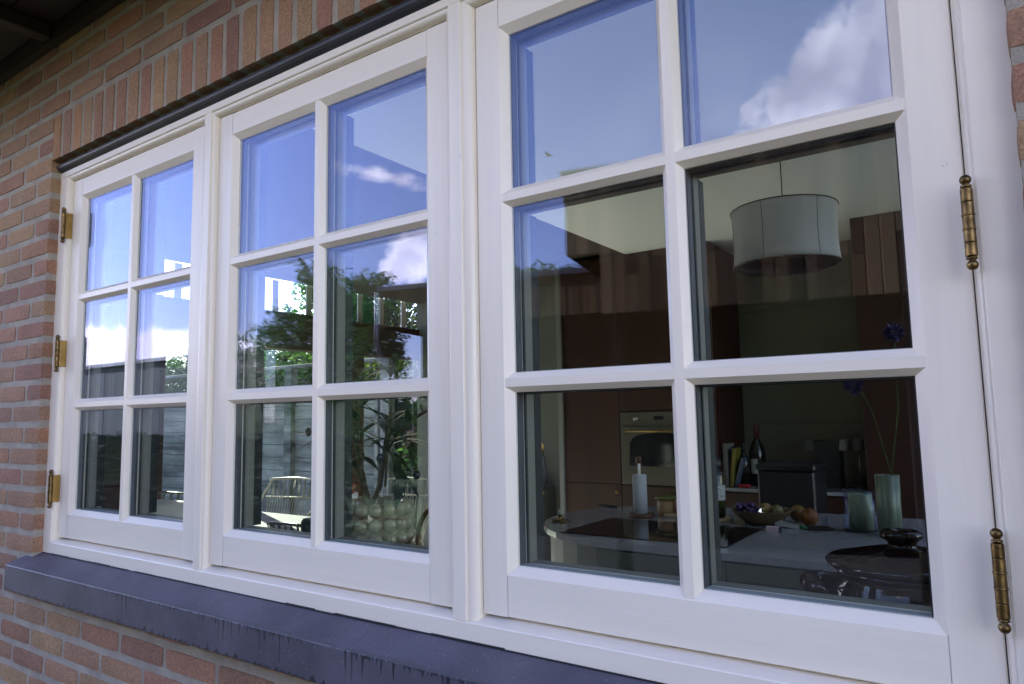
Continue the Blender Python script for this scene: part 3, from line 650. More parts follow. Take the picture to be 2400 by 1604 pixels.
bird = thing('flying_bird', 'tiny bird in flight mirrored in the upper left pane of the near casement', 'bird', (-16.65, -30, 13.97))
bb = MB(); bb.lathe([(.001, -.20), (.035, -.14), (.06, -.02), (.05, .08), (.03, .14), (.035, .17), (.02, .2), (.001, .235)], (-16.65, -30, 13.97), 10, axis='x'); bb.obj('body', M_darkwall, bird)
for s in (-1, 1):
    MB().add([(-16.71, -30+s*.04, 13.98), (-16.56, -30+s*.04, 13.99), (-16.60, -30+s*.22, 14.10), (-16.68, -30+s*.40, 14.09), (-16.74, -30+s*.22, 14.09)], [(0, 1, 2, 3, 4)])
    w_ = MB(); w_.add([(-16.71, -30+s*.04, 13.97), (-16.56, -30+s*.04, 13.98), (-16.60, -30+s*.22, 14.10), (-16.70, -30+s*.42, 14.07), (-16.75, -30+s*.22, 14.09)], [(0, 1, 2, 3, 4)]); w_.obj('wing', M_darkwall, bird)
MBt = MB(); MBt.add([(-16.83, -30, 13.97), (-16.98, -30.05, 13.98), (-16.98, -29.95, 13.98)], [(0, 1, 2)]); MBt.obj('tail', M_darkwall, bird)

# --- back garden seen through the room
M_fence = mat('weathered_fence_wood', (.27, .275, .28), .85, (.17, .175, .18), 4, 6, fine=(60, .3), bump=.6, bscale=60, bdist=.003, stretch=(.15, 1, 1.4),
    objrand=[(.25, .255, .26), (.33, .335, .335), (.28, .29, .295), (.36, .36, .35), (.23, .235, .25)])
fence = thing('garden_fence', 'weathered grey board fence with posts and open top rail seen through the middle casement', 'fence', (-7, 5.2, -1.15))
fm = [MB().bbox(-.86, .86, -.011, .011, -.083, .083, .003).mesh('board') for _ in range(2)]
for q in fm: q.materials.append(M_fence)
pm = MB().bbox(-.075, .075, -.055, .055, 0, 2.12, .008).mesh('post'); pm.materials.append(M_fence)
rm = MB().bbox(-.93, .93, -.045, .045, -.022, .022, .005).mesh('rail'); rm.materials.append(M_fence)
for b in range(7):
    xc = -6.64 + 0 if b == 1 else None
    px_ = -5.72 - (b-1)*1.83      # posts: -3.89, -5.72, ...
    inst('post', pm, fence, (px_+7, 0, 0)); inst('rail', rm, fence, (px_-.915+7, .0, 2.095+.025))
    for k in range(10):
        inst('board', rnd.choice(fm), fence, (px_-.915+7, .03 + (.008 if k % 2 and b % 2 == 0 else 0), .115+k*.1722), (0, 0, rnd.uniform(-.003, .003)))
    if b % 2 == 0:
        inst('batten', pm, fence, (px_-.16+7, -.02, 0), (0, 0, 0), (.4, .3, .86))
inst('post', pm, fence, (-2.06+7, 0, 0))
MB().box(-16, -2.1, 5.25, 5.26, -1.14, .60).obj('backing', M_darkwall, fence)  # dark sheet added behind the boards to stop light through the gaps
G2 = 'shrubs and trees behind the back fence'
for i, (x, y, z, kd, lab) in enumerate([(-6.2, 6.3, 1.0, 'mid', 'green shrub showing over the fence in the middle casement'), (-7.7, 6.6, 1.25, 'dark', 'darker tall shrub behind the fence further left'), (-5.0, 6.2, .9, 'yellow', 'yellow green shrub behind the fence next to the timber pillar'),
        (-3.7, 6.4, 1.2, 'yellow', 'sunlit yellow shrub behind the fence at the right of the glazed wall'), (-9.6, 7.0, 1.3, 'mid', 'leafy shrub above the fence seen in the far casement'), (-12.2, 7.5, 1.4, 'dark', 'dark hedge-like shrub at the far left end of the fence')]):
    tree('shrub', lab, 'shrub', (x, y, -1.15), [((x+dx, y+dy, z+dz), (.62, .45, .55), 1500) for dx, dy, dz in ((0, 0, 0), (.6, .1, -.5), (-.6, .1, -.4), (.1, 0, -1.2), (.7, .2, -1.3), (-.7, .2, -1.2))], kd, (.11, .05), .2, 2, group=G2)
tree('garden_tree', 'taller green tree rising behind the fence under the transom panes', 'tree', (-6.6, 8.5, -1.15), [((-6.9, 8.5, 1.9), (.6, .6, .6), 1500), ((-5.9, 8.4, 2.3), (.8, .6, .7), 1800), ((-5.0, 8.4, 2.1), (.7, .6, .9), 1800), ((-5.4, 8.4, 3.0), (.5, .5, .5), 700), ((-4.2, 8.4, 2.6), (.8, .6, 1.0), 1800)], 'mid', (.12, .05), .2, 4, group=G2)
tree('garden_tree', 'dense dark green tree behind the fence left of the timber pillar', 'tree', (-8.4, 8.6, -1.15), [((-9.5, 8.5, 1.9), (.6, .6, .7), 1700), ((-8.9, 8.6, 2.7), (.55, .6, .8), 1900), ((-8.1, 8.4, 2.9), (.6, .6, .8), 2000), ((-7.5, 8.4, 2.5), (.6, .6, .8), 2000), ((-8.3, 8.5, 1.7), (1.0, .6, .7), 2400), ((-7.3, 8.5, 1.4), (.7, .6, .7), 1400)], 'dark', (.13, .055), .2, 4, group=G2)
bh = MB()
for i in range(30000):
    x = rnd.uniform(-17, 1.5); p = Vector((x, 7.1+rnd.uniform(-.5, .5), rnd.uniform(-1.16, 1.15+.35*noise.noise(Vector((x*.8, 5, 0)))))); leaf_quad(bh, p, rv()+Vector((0, -.3, .2)), .15, .075)
tag(bh.obj('garden_hedge', mat('sunlit_hedge', (.055, .10, .02), .7, (.13, .17, .03), 1.2, 4)), 'loose green and yellow hedge growing behind the whole back fence', 'hedge', kind='stuff')
# hydrangea-like flower heads by the fence
hy = thing('hydrangea', 'faded pink flower heads on leafy stems outside beside the fence', 'shrub', (-3.02, 4.75, -1.15))
lf = MB(); fl = MB(); st = MB()
for i in range(9):
    c = Vector((-3.02+rnd.uniform(-.2, .2), 4.75+rnd.uniform(-.1, .1), -.45+rnd.uniform(0, .55))); st.tube([(-3.02, 4.75, -1.15), c-Vector((0, 0, .04))], .006, 5)
    for j in range(60): d = rv().normalized(); leaf_quad(fl, c+d*.055, d.cross(rv()), .022, .02)
    for j in range(7): leaf_quad(lf, c+Vector((rnd.uniform(-.1, .1), rnd.uniform(-.1, .1), -.08-rnd.random()*.3)), rv(), .13, .08)
lf.obj('leaves', M_leafs['mid'], hy); fl.obj('flower_heads', mat('faded_pink', (.22, .11, .10), .8, (.14, .09, .06), 30, 2), hy); st.obj('stems', M_bark, hy)

# ================================================================ INSIDE
M_beam = mat('red_brown_timber', (.050, .018, .008), .5, (.032, .012, .006), 5, 4, bump=.2, bscale=40, stretch=(1, .1, 1))
M_floor = mat('pale_tile_floor', (.76, .73, .68), .4, (.70, .67, .62), 6, 4, stretch=(1, .1, 1))
M_ceil = mat('white_ceiling', (.93, .95, .93), .9)
M_inner = mat('inner_wall', (.50, .50, .47), .9, (.46, .46, .43), 3, 2)
FZ = -1.148
struct('floor', MB().box(-2.69, 3.6, .05, 5.3, -1.3, FZ), M_floor)
struct('kitchen_ceiling', MB().box(.085, 2.29, .141, 4.2, 1.400, 1.44).box(2.29, 3.6, .141, .6, 1.400, 1.44).box(2.29, 3.6, 3.4, 4.2, 1.400, 1.44), M_ceil)
rl = thing('added_roof_light', 'unseen roof light added above the far end of the kitchen to brighten it', 'roof light', (2.9, 2.0, 1.44))  # unseen opening and shaft added to let more sky light into the kitchen
sh_ = MB(); sh_.box(2.272, 2.29, .6, 3.4, 1.4401, 4.0).box(3.6, 3.62, .6, 3.4, 1.44, 2.6).box(2.29, 3.6, .582, .6, 1.4401, 2.4).box(2.29, 3.6, 3.4, 3.418, 1.4401, 4.0); sh_.obj('shaft', M_ceil, rl)
MB().box(2.29, 3.6, .6, 3.4, 1.47, 1.474).obj('pane', M_glass, rl)
struct('dark_ceiling', MB().box(-2.69, .083, .141, 5.3, 1.43, 1.47), mat('dark_timber_ceiling', (.06, .045, .035), .7))
bulk = MB(); bulk.box(.06, .084, .141, 3.6, 1.400, 1.428); struct('ceiling_edge', bulk, M_beam)
iw = MB()
iw.box(-2.7, OX0-.02, .085, .14, FZ, 1.43); iw.box(2.32, 3.6, .085, .14, FZ, 1.40); iw.box(OX0-.02, 2.32, .085, .14, FZ, -.17); iw.box(OX0-.02, 2.32, .085, .14, 1.10, 1.40)
struct('inner_wall_front', iw, M_plaster)
struct('inner_wall_right', MB().box(3.6, 3.7, .08, .4, FZ, 1.5).box(3.6, 3.7, 3.5, 5.3, FZ, 1.5), M_inner)
gd = thing('added_glazed_doors', 'tall glazed doors added in the unseen right wall to light the kitchen', 'doors', (3.65, 1.9, FZ))  # unseen glazing added as extra daylight for the room
for i in range(4):
    y_ = .4+i*.775; MB().box(3.645, 3.649, y_+.05, y_+.725, FZ+.06, 1.36).obj('pane', M_glass, gd)
    f_ = MB(); f_.box(3.62, 3.68, y_, y_+.05, FZ, 1.40).box(3.62, 3.68, y_+.725, y_+.775, FZ, 1.40).box(3.62, 3.68, y_+.05, y_+.725, FZ, FZ+.06).box(3.62, 3.68, y_+.05, y_+.725, 1.36, 1.40); f_.obj('door_frame', M_wz, gd)
bw = MB(); wx0, wx1, wz0, wz1 = -1.50, -1.245, -.38, 1.25
bw.box(-2.69, wx0, 4.42, 4.50, FZ, 1.43); bw.box(wx1, -.44, 4.42, 4.50, FZ, 1.43); bw.box(wx0, wx1, 4.42, 4.50, FZ, wz0); bw.box(wx0, wx1, 4.42, 4.50, wz1, 1.43); bw.box(-.44, 3.6, 4.2, 4.28, FZ, 1.40)
struct('inner_wall_back', bw, mat('dim_back_wall', (.13, .135, .115), .9))
nw = thing('back_window', 'narrow bright window in the back wall left of the tall brown cabinets', 'window', (-1.37, 4.42, wz0))
MB().bbox(wx0+.001, wx0+.03, 4.425, 4.47, wz0, wz1, .003).obj('window_frame', M_wz, nw); MB().bbox(wx1-.03, wx1-.001, 4.425, 4.47, wz0, wz1, .003).obj('window_frame', M_wz, nw)
MB().box(wx0+.03, wx1-.03, 4.45, 4.454, wz0, wz1).obj('pane', mat('frosted_blind', (.55, .58, .62), .6, trans=.0), nw)
_m = MATS['frosted_blind'].node_tree; _b = _m.nodes['Principled BSDF']; _t = N(_m, 'ShaderNodeBsdfTranslucent'); _t.inputs[0].default_value = (.5, .54, .6, 1); _x = N(_m, 'ShaderNodeMixShader'); _x.inputs[0].default_value = .5
link(_m, _b.outputs[0], _x.inputs[1]); link(_m, _t.outputs[0], _x.inputs[2]); link(_m, _x.outputs[0], [n for n in _m.nodes if n.type == 'OUTPUT_MATERIAL'][0].inputs[0])
struct('white_jamb', MB().bbox(-.50, -.462, 3.58, 3.66, FZ, 1.40, .004), mat('grey_jamb', (.20, .20, .18), .8))

# glazed timber wall at the left (x = -2.7)
gx = -2.7; S = .943
gl = thing('glazed_timber_wall', 'brown timber wall with a row of bright transom panes above large garden panes', 'glazed wall', (gx, 2.5, FZ))
def GY(y3): return -1 + (y3+1)*S
trans = [(1.78, 1.99), (2.05, 2.30), (2.36, 2.57), (2.63, 2.90), (2.96, 3.27), (3.33, 3.60), (3.66, 3.91), (3.97, 4.21), (4.27, 4.54), (4.61, 4.92)]
trans = [(GY(a), GY(b)) for a, b in trans]
zt0, zt1 = 1.155, 1.425
MB().bbox(gx-.1, gx+.05, 1.4, 4.42, .842, zt0, .006).obj('beam', M_beam, gl)
MB().box(gx-.08, gx+.02, .14, trans[0][0], FZ, 1.43).obj('solid_panel', M_inner, gl)
MB().box(gx-.02, gx+.04, .14, 1.60, FZ, 1.43).obj('dark_panel', mat('dark_green_grey_panel', (.05, .06, .055), .6), gl)
prev = trans[0][0]
for i, (a, b) in enumerate(trans):
    if a > 4.4: break
    if i: MB().bbox(gx-.035, gx-.018, trans[i-1][1], a, zt0, 1.43, .002).obj('mullion', mat('pale_blue_grey_paint', (.55, .57, .58), .5), gl)
    MB().box(gx-.03, gx-.026, a, min(b, 4.40), zt0, 1.43).obj('pane', M_glass, gl)
low = [(GY(1.90) , GY(2.60)), (GY(2.66), GY(3.40)), (GY(3.93), 4.40)]
for a, b in low: MB().box(gx-.03, gx-.026, a, b, FZ+.1, .842).obj('pane', M_glass, gl)
for a, b, dk in ((low[0][1], low[1][0], 0), (1.60, low[0][0], 1), (low[1][1], low[2][0], 1)):
    MB().bbox(gx-.08, gx+.05, a, b, FZ, .842, .005).obj('pillar', M_beam if dk else MATS['pale_blue_grey_paint'], gl)
MB().bbox(gx-.06, gx+.02, low[0][0], 4.42, FZ, FZ+.1, .004).obj('bottom_rail', M_beam, gl)

# --- kitchen
M_cab = mat('reddish_cabinet_wood', (.042, .0115, .003), .45, (.025, .007, .002), 5, 6, bump=.15, bscale=60, stretch=(1, 1, .12), fine=(40, .15))
M_isl = mat('grey_green_panel', (.085, .092, .075), .5, (.078, .085, .07), 4, 2)
M_top = mat('pale_worktop', (.26, .26, .285), .10, (.235, .235, .26), 30, 4, fine=(200, .06))
M_black = mat('black_glass', (.008, .008, .009), .06)
M_blackm = mat('matt_black', (.012, .012, .013), .5)
M_cream = mat('cream_enamel', (.085, .075, .055), .3)
M_back = mat('olive_cream_tile', (.15, .142, .10), .4, (.135, .128, .09), 3, 2)
M_white = mat('white_china', (.72, .72, .70), .3)
M_steel = mat('dark_steel', (.3, .3, .3), .3, metal=1)

cb = thing('tall_cabinets', 'tall reddish brown cabinets behind the island with a cream oven in them', 'cabinets', (.1, 3.6, FZ))
MB().box(-.46, .70, 3.62, 4.2, FZ, 1.399).obj('carcass', M_cab, cb)
def door(x0, x1, z0, z1, knob=None):
    d = MB().bbox(x0+.002, x1-.002, 3.598, 3.619, z0+.002, z1-.002, .002).obj('door', M_cab, cb)
    if knob: MB().lathe([(.004, 0), (.005, -.012), (.012, -.018), (.012, -.026), (.003, -.030)], (knob[0], 3.598, knob[1]), 12, axis='y').obj('knob', M_brassgold, d)
door(-.46, .0, -.245, .52); door(-.46, .0, .52, 1.399); door(-.46, .0, FZ+.08, -.245, (-.03, -.30))
door(0, .60, .265, .44); door(0, .60, .44, 1.399); door(0, .60, FZ+.08, -.25, (.36, -.30)); door(.60, .70, FZ+.08, 1.399)
ov = MB().bbox(.006, .594, 3.592, 3.619, -.243, .260, .003).obj('oven', M_cream, cb)
MB().bbox(.012, .588, 3.580, 3.592, -.238, .160, .004).obj('oven_door', M_cream, ov)
arch = [(.09, -.115), (.51, -.115), (.525, -.10), (.525, .06)] + [(.31+.215*math.cos(a), .06+.055*math.sin(a)) for a in [math.pi*i/10 for i in range(1, 10)]] + [(.095, .06), (.085, .05), (.075, -.10)]
MB().prism([(x, z) for x, z in arch], 'y', 3.576, 3.5795).obj('oven_glass', M_black, ov)
MB().tube([(.06, 3.557, .125), (.54, 3.557, .125)], .006, 8).obj('handle', M_brassgold, ov)
for x in (.13, .47): MB().lathe([(.019, 0), (.019, -.004), (.013, -.006), (.012, -.026), (.003, -.028)], (x, 3.592, .213), 14, axis='y').obj('knob', M_steel, ov)
MB().bbox(.265, .335, 3.590, 3.5918, .203, .228, .0006).obj('display', M_black, ov)
rc = thing('right_cabinets', 'tall dark brown cabinets at the right of the pale splashback', 'cabinets', (2.4, 3.6, FZ))
MB().box(1.575, 3.55, 3.62, 4.19, FZ, 1.399).obj('carcass', M_cab, rc)
for i in range(4): MB().bbox(1.577+i*.49, 1.577+i*.49+.486, 3.598, 3.619, FZ+.08, 1.397, .002).obj('door', M_cab, rc)
bc = thing('back_counter', 'back counter with pale worktop below the cream splashback', 'counter', (1.14, 3.9, FZ))
MB().bbox(.702, 1.573, 3.60, 4.185, -.262, -.24, .003).obj('worktop', M_top, bc)
MB().box(.702, 1.573, 3.63, 4.185, FZ, -.264).obj('base', M_cab, bc)
for i in range(2): MB().bbox(.705+i*.434, .705+i*.434+.43, 3.612, 3.629, FZ+.08, -.27, .002).obj('door', M_cab, bc)
for i, (za, zb_) in enumerate([(-.238, .158), (.1595, .56), (.5615, .96), (.9615, 1.398)]):
    MB().bbox(.702, 1.573, 4.187, 4.198, za, zb_, .001).obj('splash_panel', M_back, bc)
MB().bbox(1.11, 1.19, 4.178, 4.1865, -.03, .05, .003).obj('socket', mat('dull_white', (.22, .22, .22), .5), bc)

isl = thing('kitchen_island', 'kitchen island with rounded pale worktop and grey green panelled front', 'kitchen island', (1.3, 2.0, FZ))
def island_outline(off=0):
    p = []
    cx_, cy_, rr = .99-.0, 2.07, .58-off       # rounded left end
    yf, yb = 1.485+off, 2.66-off
    a0 = math.asin((cy_-yf)/rr if (cy_-yf) < rr else 1)
    for i in range(17):
        a = math.pi*.5 + math.pi*i/16; p.append((cx_+.02+rr*1.0*math.cos(a)*1.02, cy_+((yb-cy_) if math.sin(a) > 0 else (cy_-yf))*math.sin(a)))
    p += [(3.35-off, yf), (3.35-off, yb)]
    return p
MB().prism(island_outline(), 'z', -.265, -.24).obj('worktop', M_top, isl)
MB().prism(island_outline(.03), 'z', FZ, -.2655).obj('carcass', M_isl, isl)
xs = [.99, 1.425, 1.93, 2.43, 2.93, 3.33]
for a, b in zip(xs, xs[1:]):
    d = MB().bbox(a+.002, b-.002, 1.4985, 1.5145, FZ+.08, -.272, .002).obj('panel', M_isl, isl)
    f = MB()
    for q in ((a+.002, b-.002, -.33, -.272), (a+.002, b-.002, FZ+.08, FZ+.14)): f.bbox(q[0], q[1], 1.4885, 1.4985, q[2], q[3], .0015)
    for q in ((a+.002, a+.052), (b-.052, b-.002)): f.bbox(q[0], q[1], 1.4889, 1.4985, FZ+.14, -.33, .0015)
    f.obj('moulding', M_isl, d)
TOPZ = -.24
tag(MB().bbox(.70, 1.40, 1.585, 2.05, TOPZ, TOPZ+.004, .0015).obj('induction_hob', M_black), 'black glass hob set in the pale island worktop', 'hob')

# things on the island
t = thing('paper_towel_stand', 'white paper towel roll on a round wooden stand behind the hob', 'paper towel stand', (.80, 2.165, TOPZ))
MB().lathe([(.001, TOPZ), (.062, TOPZ), (.062, TOPZ+.012), (.055, TOPZ+.016), (.001, TOPZ+.016)], (.80, 2.165, 0), 24).obj('base', mat('brown_wood', (.08, .032, .013), .5), t)
MB().lathe([(.008, TOPZ+.016), (.034, TOPZ+.016), (.034, -.042), (.008, -.042)], (.80, 2.165, 0), 20).obj('paper_roll', mat('paper', (.42, .43, .45), .9), t)
MB().tube([(.80, 2.165, -.045), (.80, 2.165, .012)], .007, 8).obj('rod', M_white, t); MB().ball((.80, 2.165, .028), .016, 10, 6, (1, 1, 1.3)).obj('knob', MATS['brown_wood'], t)
t = thing('sugar_pot', 'tan pot with a yellow-green lid behind the paper towel stand', 'pot', (.90, 2.26, TOPZ))
MB().lathe([(.001, TOPZ), (.045, TOPZ), (.052, TOPZ+.03), (.050, TOPZ+.075), (.045, TOPZ+.078), (.001, TOPZ+.078)], (.90, 2.26, 0), 20).obj('body', mat('tan_clay', (.32, .19, .08), .5), t)
MB().lathe([(.06, TOPZ+.078), (.062, TOPZ+.086), (.03, TOPZ+.096), (.001, TOPZ+.10)], (.90, 2.26, 0), 20).obj('lid', mat('lime_lid', (.09, .105, .02), .5), t)
t = thing('pink_candle_jar', 'pink jar with a white stopper right of the tan pot', 'jar', (.985, 2.25, TOPZ))
MB().lathe([(.001, TOPZ+.018), (.042, TOPZ+.018), (.044, TOPZ+.078), (.034, TOPZ+.084), (.001, TOPZ+.084)], (.985, 2.25, 0), 20).obj('body', mat('pink_glaze', (.50, .25, .30), .35), t)
MB().lathe([(.016, TOPZ+.084), (.024, TOPZ+.092), (.024, TOPZ+.108), (.001, TOPZ+.112)], (.985, 2.25, 0), 14).obj('stopper', M_white, t)
tag(MB().bbox(.90, 1.12, 2.20, 2.30, TOPZ, TOPZ+.017, .004).obj('serving_board', mat('pale_wood', (.42, .32, .2), .6)), 'pale wooden board under the pink jar on the island', 'board')
t = thing('oil_bottle', 'large oil bottle with black stopper and leaf patterned white label on a pale coaster', 'bottle', (1.145, 2.209, TOPZ))
ox, oy = 1.145, 2.22
MB().lathe([(.001, TOPZ), (.068, TOPZ), (.068, TOPZ+.012), (.001, TOPZ+.014)], (ox, oy, 0), 24).obj('coaster', MATS['pale_wood'], t)
MB().lathe([(.001, TOPZ+.015), (.044, TOPZ+.015), (.046, TOPZ+.02), (.046, TOPZ+.205), (.044, TOPZ+.208), (.001, TOPZ+.208)], (ox, oy, 0), 24).obj('body', mat('green_oil', (.035, .04, .008), .12), t)
MB().lathe([(.0465, TOPZ+.092), (.0468, TOPZ+.093), (.0468, TOPZ+.158), (.0465, TOPZ+.159)], (ox, oy, 0), 28).obj('label', mat('label_paper', (.32, .32, .31), .6), t)
lm = MB()
for i in range(34):
    a = rnd.uniform(math.pi, 2*math.pi); z = TOPZ+.098+rnd.random()*.055; c = Vector((ox+.0472*math.cos(a), oy+.0472*math.sin(a), z)); tan = Vector((-math.sin(a), math.cos(a), 0)); d = (tan*rnd.uniform(-1, 1)+Vector((0, 0, rnd.uniform(-.6, 1)))).normalized(); s_ = d.cross(Vector((math.cos(a), math.sin(a), 0)))
    lm.add([c-d*.006, c+s_*.002, c+d*.006, c-s_*.002], [(0, 1, 2, 3)])
lm.obj('leaf_print', mat('leaf_green', (.06, .12, .04), .7), t)
MB().lathe([(.045, TOPZ+.208), (.045, TOPZ+.214), (.030, TOPZ+.222), (.026, TOPZ+.232), (.036, TOPZ+.238), (.041, TOPZ+.252), (.034, TOPZ+.272), (.016, TOPZ+.284), (.001, TOPZ+.286)], (ox, oy, 0), 22).obj('stopper', M_blackm, t)
t = thing('fruit_bowl', 'wide wicker bowl in the middle of the island', 'bowl', (1.36, 2.17, TOPZ))
MB().lathe([(.001, TOPZ), (.05, TOPZ), (.10, TOPZ+.032), (.125, TOPZ+.062), (.128, TOPZ+.066), (.120, TOPZ+.064), (.09, TOPZ+.035), (.04, TOPZ+.008), (.001, TOPZ+.008)], (1.36, 2.19, 0), 32).obj('bowl', mat('wicker', (.13, .085, .033), .7, (.075, .045, .016), 90, 2, bump=.6, bscale=200, bdist=.002), t)
t = thing('grapes', 'bunch of purple grapes in the wicker bowl', 'grapes', (1.31, 2.18, TOPZ+.03))
gp_ = MB()
for i in range(26): gp_.ball((1.305+rnd.uniform(-.045, .04), 2.18+rnd.uniform(-.04, .04), TOPZ+.045+rnd.random()*.04), .0115, 8, 6)
r_ = gp_.obj('grape_cluster', mat('purple_grape', (.04, .015, .08), .25), t)
M_or = mat('orange_skin', (.19, .05, .004), .5, (.13, .07, .006), 14, 2, bump=.3, bscale=300)
tag(MB().ball((1.375, 2.20, TOPZ+.065), .027, 14, 10).obj('lychee', mat('yellow_fruit', (.24, .15, .04), .4)), 'small amber fruit beside the grapes in the bowl', 'fruit')
tag(MB().ball((1.425, 2.19, TOPZ+.062), .026, 14, 10).obj('lemon', mat('pale_yellow_fruit', (.14, .12, .04), .5)), 'pale yellow fruit at the right side of the bowl', 'fruit')
fo_ = MB(); 
for i in range(9):
    c = Vector((1.385, 2.14, TOPZ+.064)) + rv(.02); fo_.add([c, c+rv(.02), c+rv(.022)], [(0, 1, 2)])
tag(fo_.obj('foil_wrapper', mat('foil', (.7, .7, .7), .15, metal=1)), 'crumpled silver foil sweet wrapper in the bowl', 'wrapper')
tag(MB().ball((1.545, 2.235, TOPZ+.038), .038, 18, 12).obj('orange', M_or), 'orange nearer the white vase on the island', 'orange', 'oranges on the island')
tag(MB().ball((1.478, 2.33, TOPZ+.037), .037, 18, 12).obj('orange', M_or), 'orange tucked behind next to the wicker bowl', 'orange', 'oranges on the island')
t = thing('cream_tube', 'squeezed white tube with green cap lying before the oranges', 'tube', (1.49, 2.13, TOPZ))
tb = MB(); tb.add([(1.425, 2.14, TOPZ+.006), (1.425, 2.18, TOPZ+.006), (1.53, 2.12, TOPZ+.002), (1.53, 2.145, TOPZ+.002), (1.44, 2.15, TOPZ+.03), (1.525, 2.13, TOPZ+.018), (1.42, 2.155, TOPZ+.024)], [(0, 2, 5, 4), (1, 4, 5, 3), (2, 3, 5), (0, 4, 6), (1, 6, 4), (0, 1, 3, 2)]); tb.obj('tube_body', MATS['label_paper'], t)
MB().tube([(1.53, 2.132, TOPZ+.009), (1.558, 2.124, TOPZ+.008)], [.009, .005], 8).obj('cap', mat('green_plastic', (.02, .18, .08), .4), t)
t = thing('match_box', 'small pink and white box beside the hob edge', 'box', (1.455, 2.02, TOPZ)); MB().bbox(1.425, 1.475, 2.005, 2.03, TOPZ, TOPZ+.021, .001).obj('box', mat('pink_card', (.50, .36, .38), .7), t); MB().bbox(1.4755, 1.485, 2.006, 2.029, TOPZ+.001, TOPZ+.020, .001).obj('tray', M_blackm, t)
tag(MB().lathe([(.001, TOPZ), (.03, TOPZ), (.055, TOPZ+.007), (.052, TOPZ+.008), (.001, TOPZ+.003)], (1.60, 2.16, 0), 24).obj('black_dish', M_blackm), 'flat black dish by the glass candle holder', 'dish')
M_clear = M_glass
t = thing('hurricane_candle', 'thick pale green candle in a glass cylinder left of the ribbed vase', 'candle', (1.75, 2.2, TOPZ))
MB().lathe([(.070, TOPZ), (.070, TOPZ+.004), (.001, TOPZ+.006)], (1.752, 2.2, 0), 28).obj('base_dish', M_blackm, t)
MB().lathe([(.060, TOPZ+.006), (.060, TOPZ+.162)], (1.752, 2.2, 0), 28).obj('glass_cylinder', M_clear, t)
MB().lathe([(.001, TOPZ+.007), (.045, TOPZ+.007), (.045, TOPZ+.146), (.041, TOPZ+.150), (.03, TOPZ+.146), (.001, TOPZ+.146)], (1.752, 2.2, 0), 24).obj('candle', mat('pale_green_wax', (.17, .215, .15), .4), t)
t = thing('ribbed_vase', 'tall ribbed pale green vase on the island with thin flower stems', 'vase', (1.87, 2.1, TOPZ))
MB().lathe([(.001, TOPZ), (.040, TOPZ), (.0425, TOPZ+.235), (.037, TOPZ+.235), (.036, TOPZ+.02), (.001, TOPZ+.02)], (1.868, 2.1, 0), 72, wob=lambda a: 1+.085*abs(math.sin(a*4))-.03).obj('vase', mat('celadon', (.12, .15, .105), .4), t)
M_pf = mat('blue_violet_flower', (.02, .014, .085), .6, (.032, .022, .11), 60, 2)
for (c, mid, lb) in (((1.929, 2.1, .545), (1.925, 2.1, .25), 'taller blue violet globe flower above the ribbed vase'), ((1.772, 2.1, .345), (1.83, 2.1, .25), 'lower drooping blue violet globe flower left of the vase stems')):
    t = thing('globe_flower', lb, 'flower', (1.885, 2.1, -.005), 'flowers in the ribbed vase'); C_ = Vector(c)
    MB().tube([(1.875, 2.1, TOPZ+.03), (1.885, 2.1, .0), mid, ((mid[0]+c[0])/2, 2.1, (mid[2]+c[2])/2+.02), c], .0022, 6).obj('stem', M_leafs['mid'], t)
    pf = MB()
    for i in range(110):
        d = rv().normalized(); leaf_quad(pf, C_+d*.012, d+rv(.3), .032, .011)
    pf.obj('petals', M_pf, t)
t = thing('brass_candle_holder', 'small brass chamber candle holder at the rounded island end', 'candle holder', (.54, 1.85, TOPZ))
MB().lathe([(.001, TOPZ), (.036, TOPZ), (.044, TOPZ+.008), (.042, TOPZ+.009), (.012, TOPZ+.004), (.011, TOPZ+.03), (.013, TOPZ+.032), (.006, TOPZ+.032), (.001, TOPZ+.03)], (.54, 1.85, 0), 24).obj('dish', M_brass, t)
MB().lathe([(.007, TOPZ+.03), (.007, TOPZ+.055), (.001, TOPZ+.057)], (.54, 1.85, 0), 10).obj('candle_stub', MATS['pale_green_wax'], t)
MB().tube([(.582, 1.85, TOPZ+.008), (.612, 1.85, TOPZ+.014), (.605, 1.862, TOPZ+.01)], .0025, 6).obj('handle', M_brass, t)
tag(MB().bbox(.46, .56, 2.375, 2.405, TOPZ, TOPZ+.014, .004).obj('remote_control', M_blackm), 'black remote control lying near the back edge of the island', 'remote control')
tag(MB().bbox(.50, .55, 1.70, 1.712, TOPZ, TOPZ+.004, .001).obj('pink_clip', mat('pink_plastic', (.5, .06, .12), .4)), 'thin pink clip on the front left of the island', 'clip')

# things on the back counter
CZ = -.24
def bottle(x, y, r, h, lab, cat, cap, label=True, seed=0):
    t = thing('wine_bottle', lab, cat, (x, y, CZ), 'bottles on the back counter')
    MB().lathe([(.001, CZ), (r, CZ), (r, CZ+h*.56), (r*.8, CZ+h*.65), (r*.36, CZ+h*.76), (r*.34, CZ+h*.80), (.001, CZ+h*.80)], (x, y, 0), 22).obj('body', mat('dark_bottle_glass', (.012, .012, .008), .08), t)
    MB().lathe([(r*.37, CZ+h*.77), (r*.38, CZ+h*.99), (r*.3, CZ+h), (.001, CZ+h)], (x, y, 0), 16).obj('capsule', cap, t)
    if label:
        a0 = -2.35; pts = []; lb = MB()
        for i in range(9):
            a = a0 + i*.13; pts.append((x+(r+.0006)*math.cos(a), y+(r+.0006)*math.sin(a)))
        vs = [(p[0], p[1], CZ+h*.20) for p in pts]+[(p[0], p[1], CZ+h*.44) for p in pts]
        lb.add(vs, [(i, i+1, i+10, i+9) for i in range(8)]); lb.obj('label', MATS['label_paper'], t)
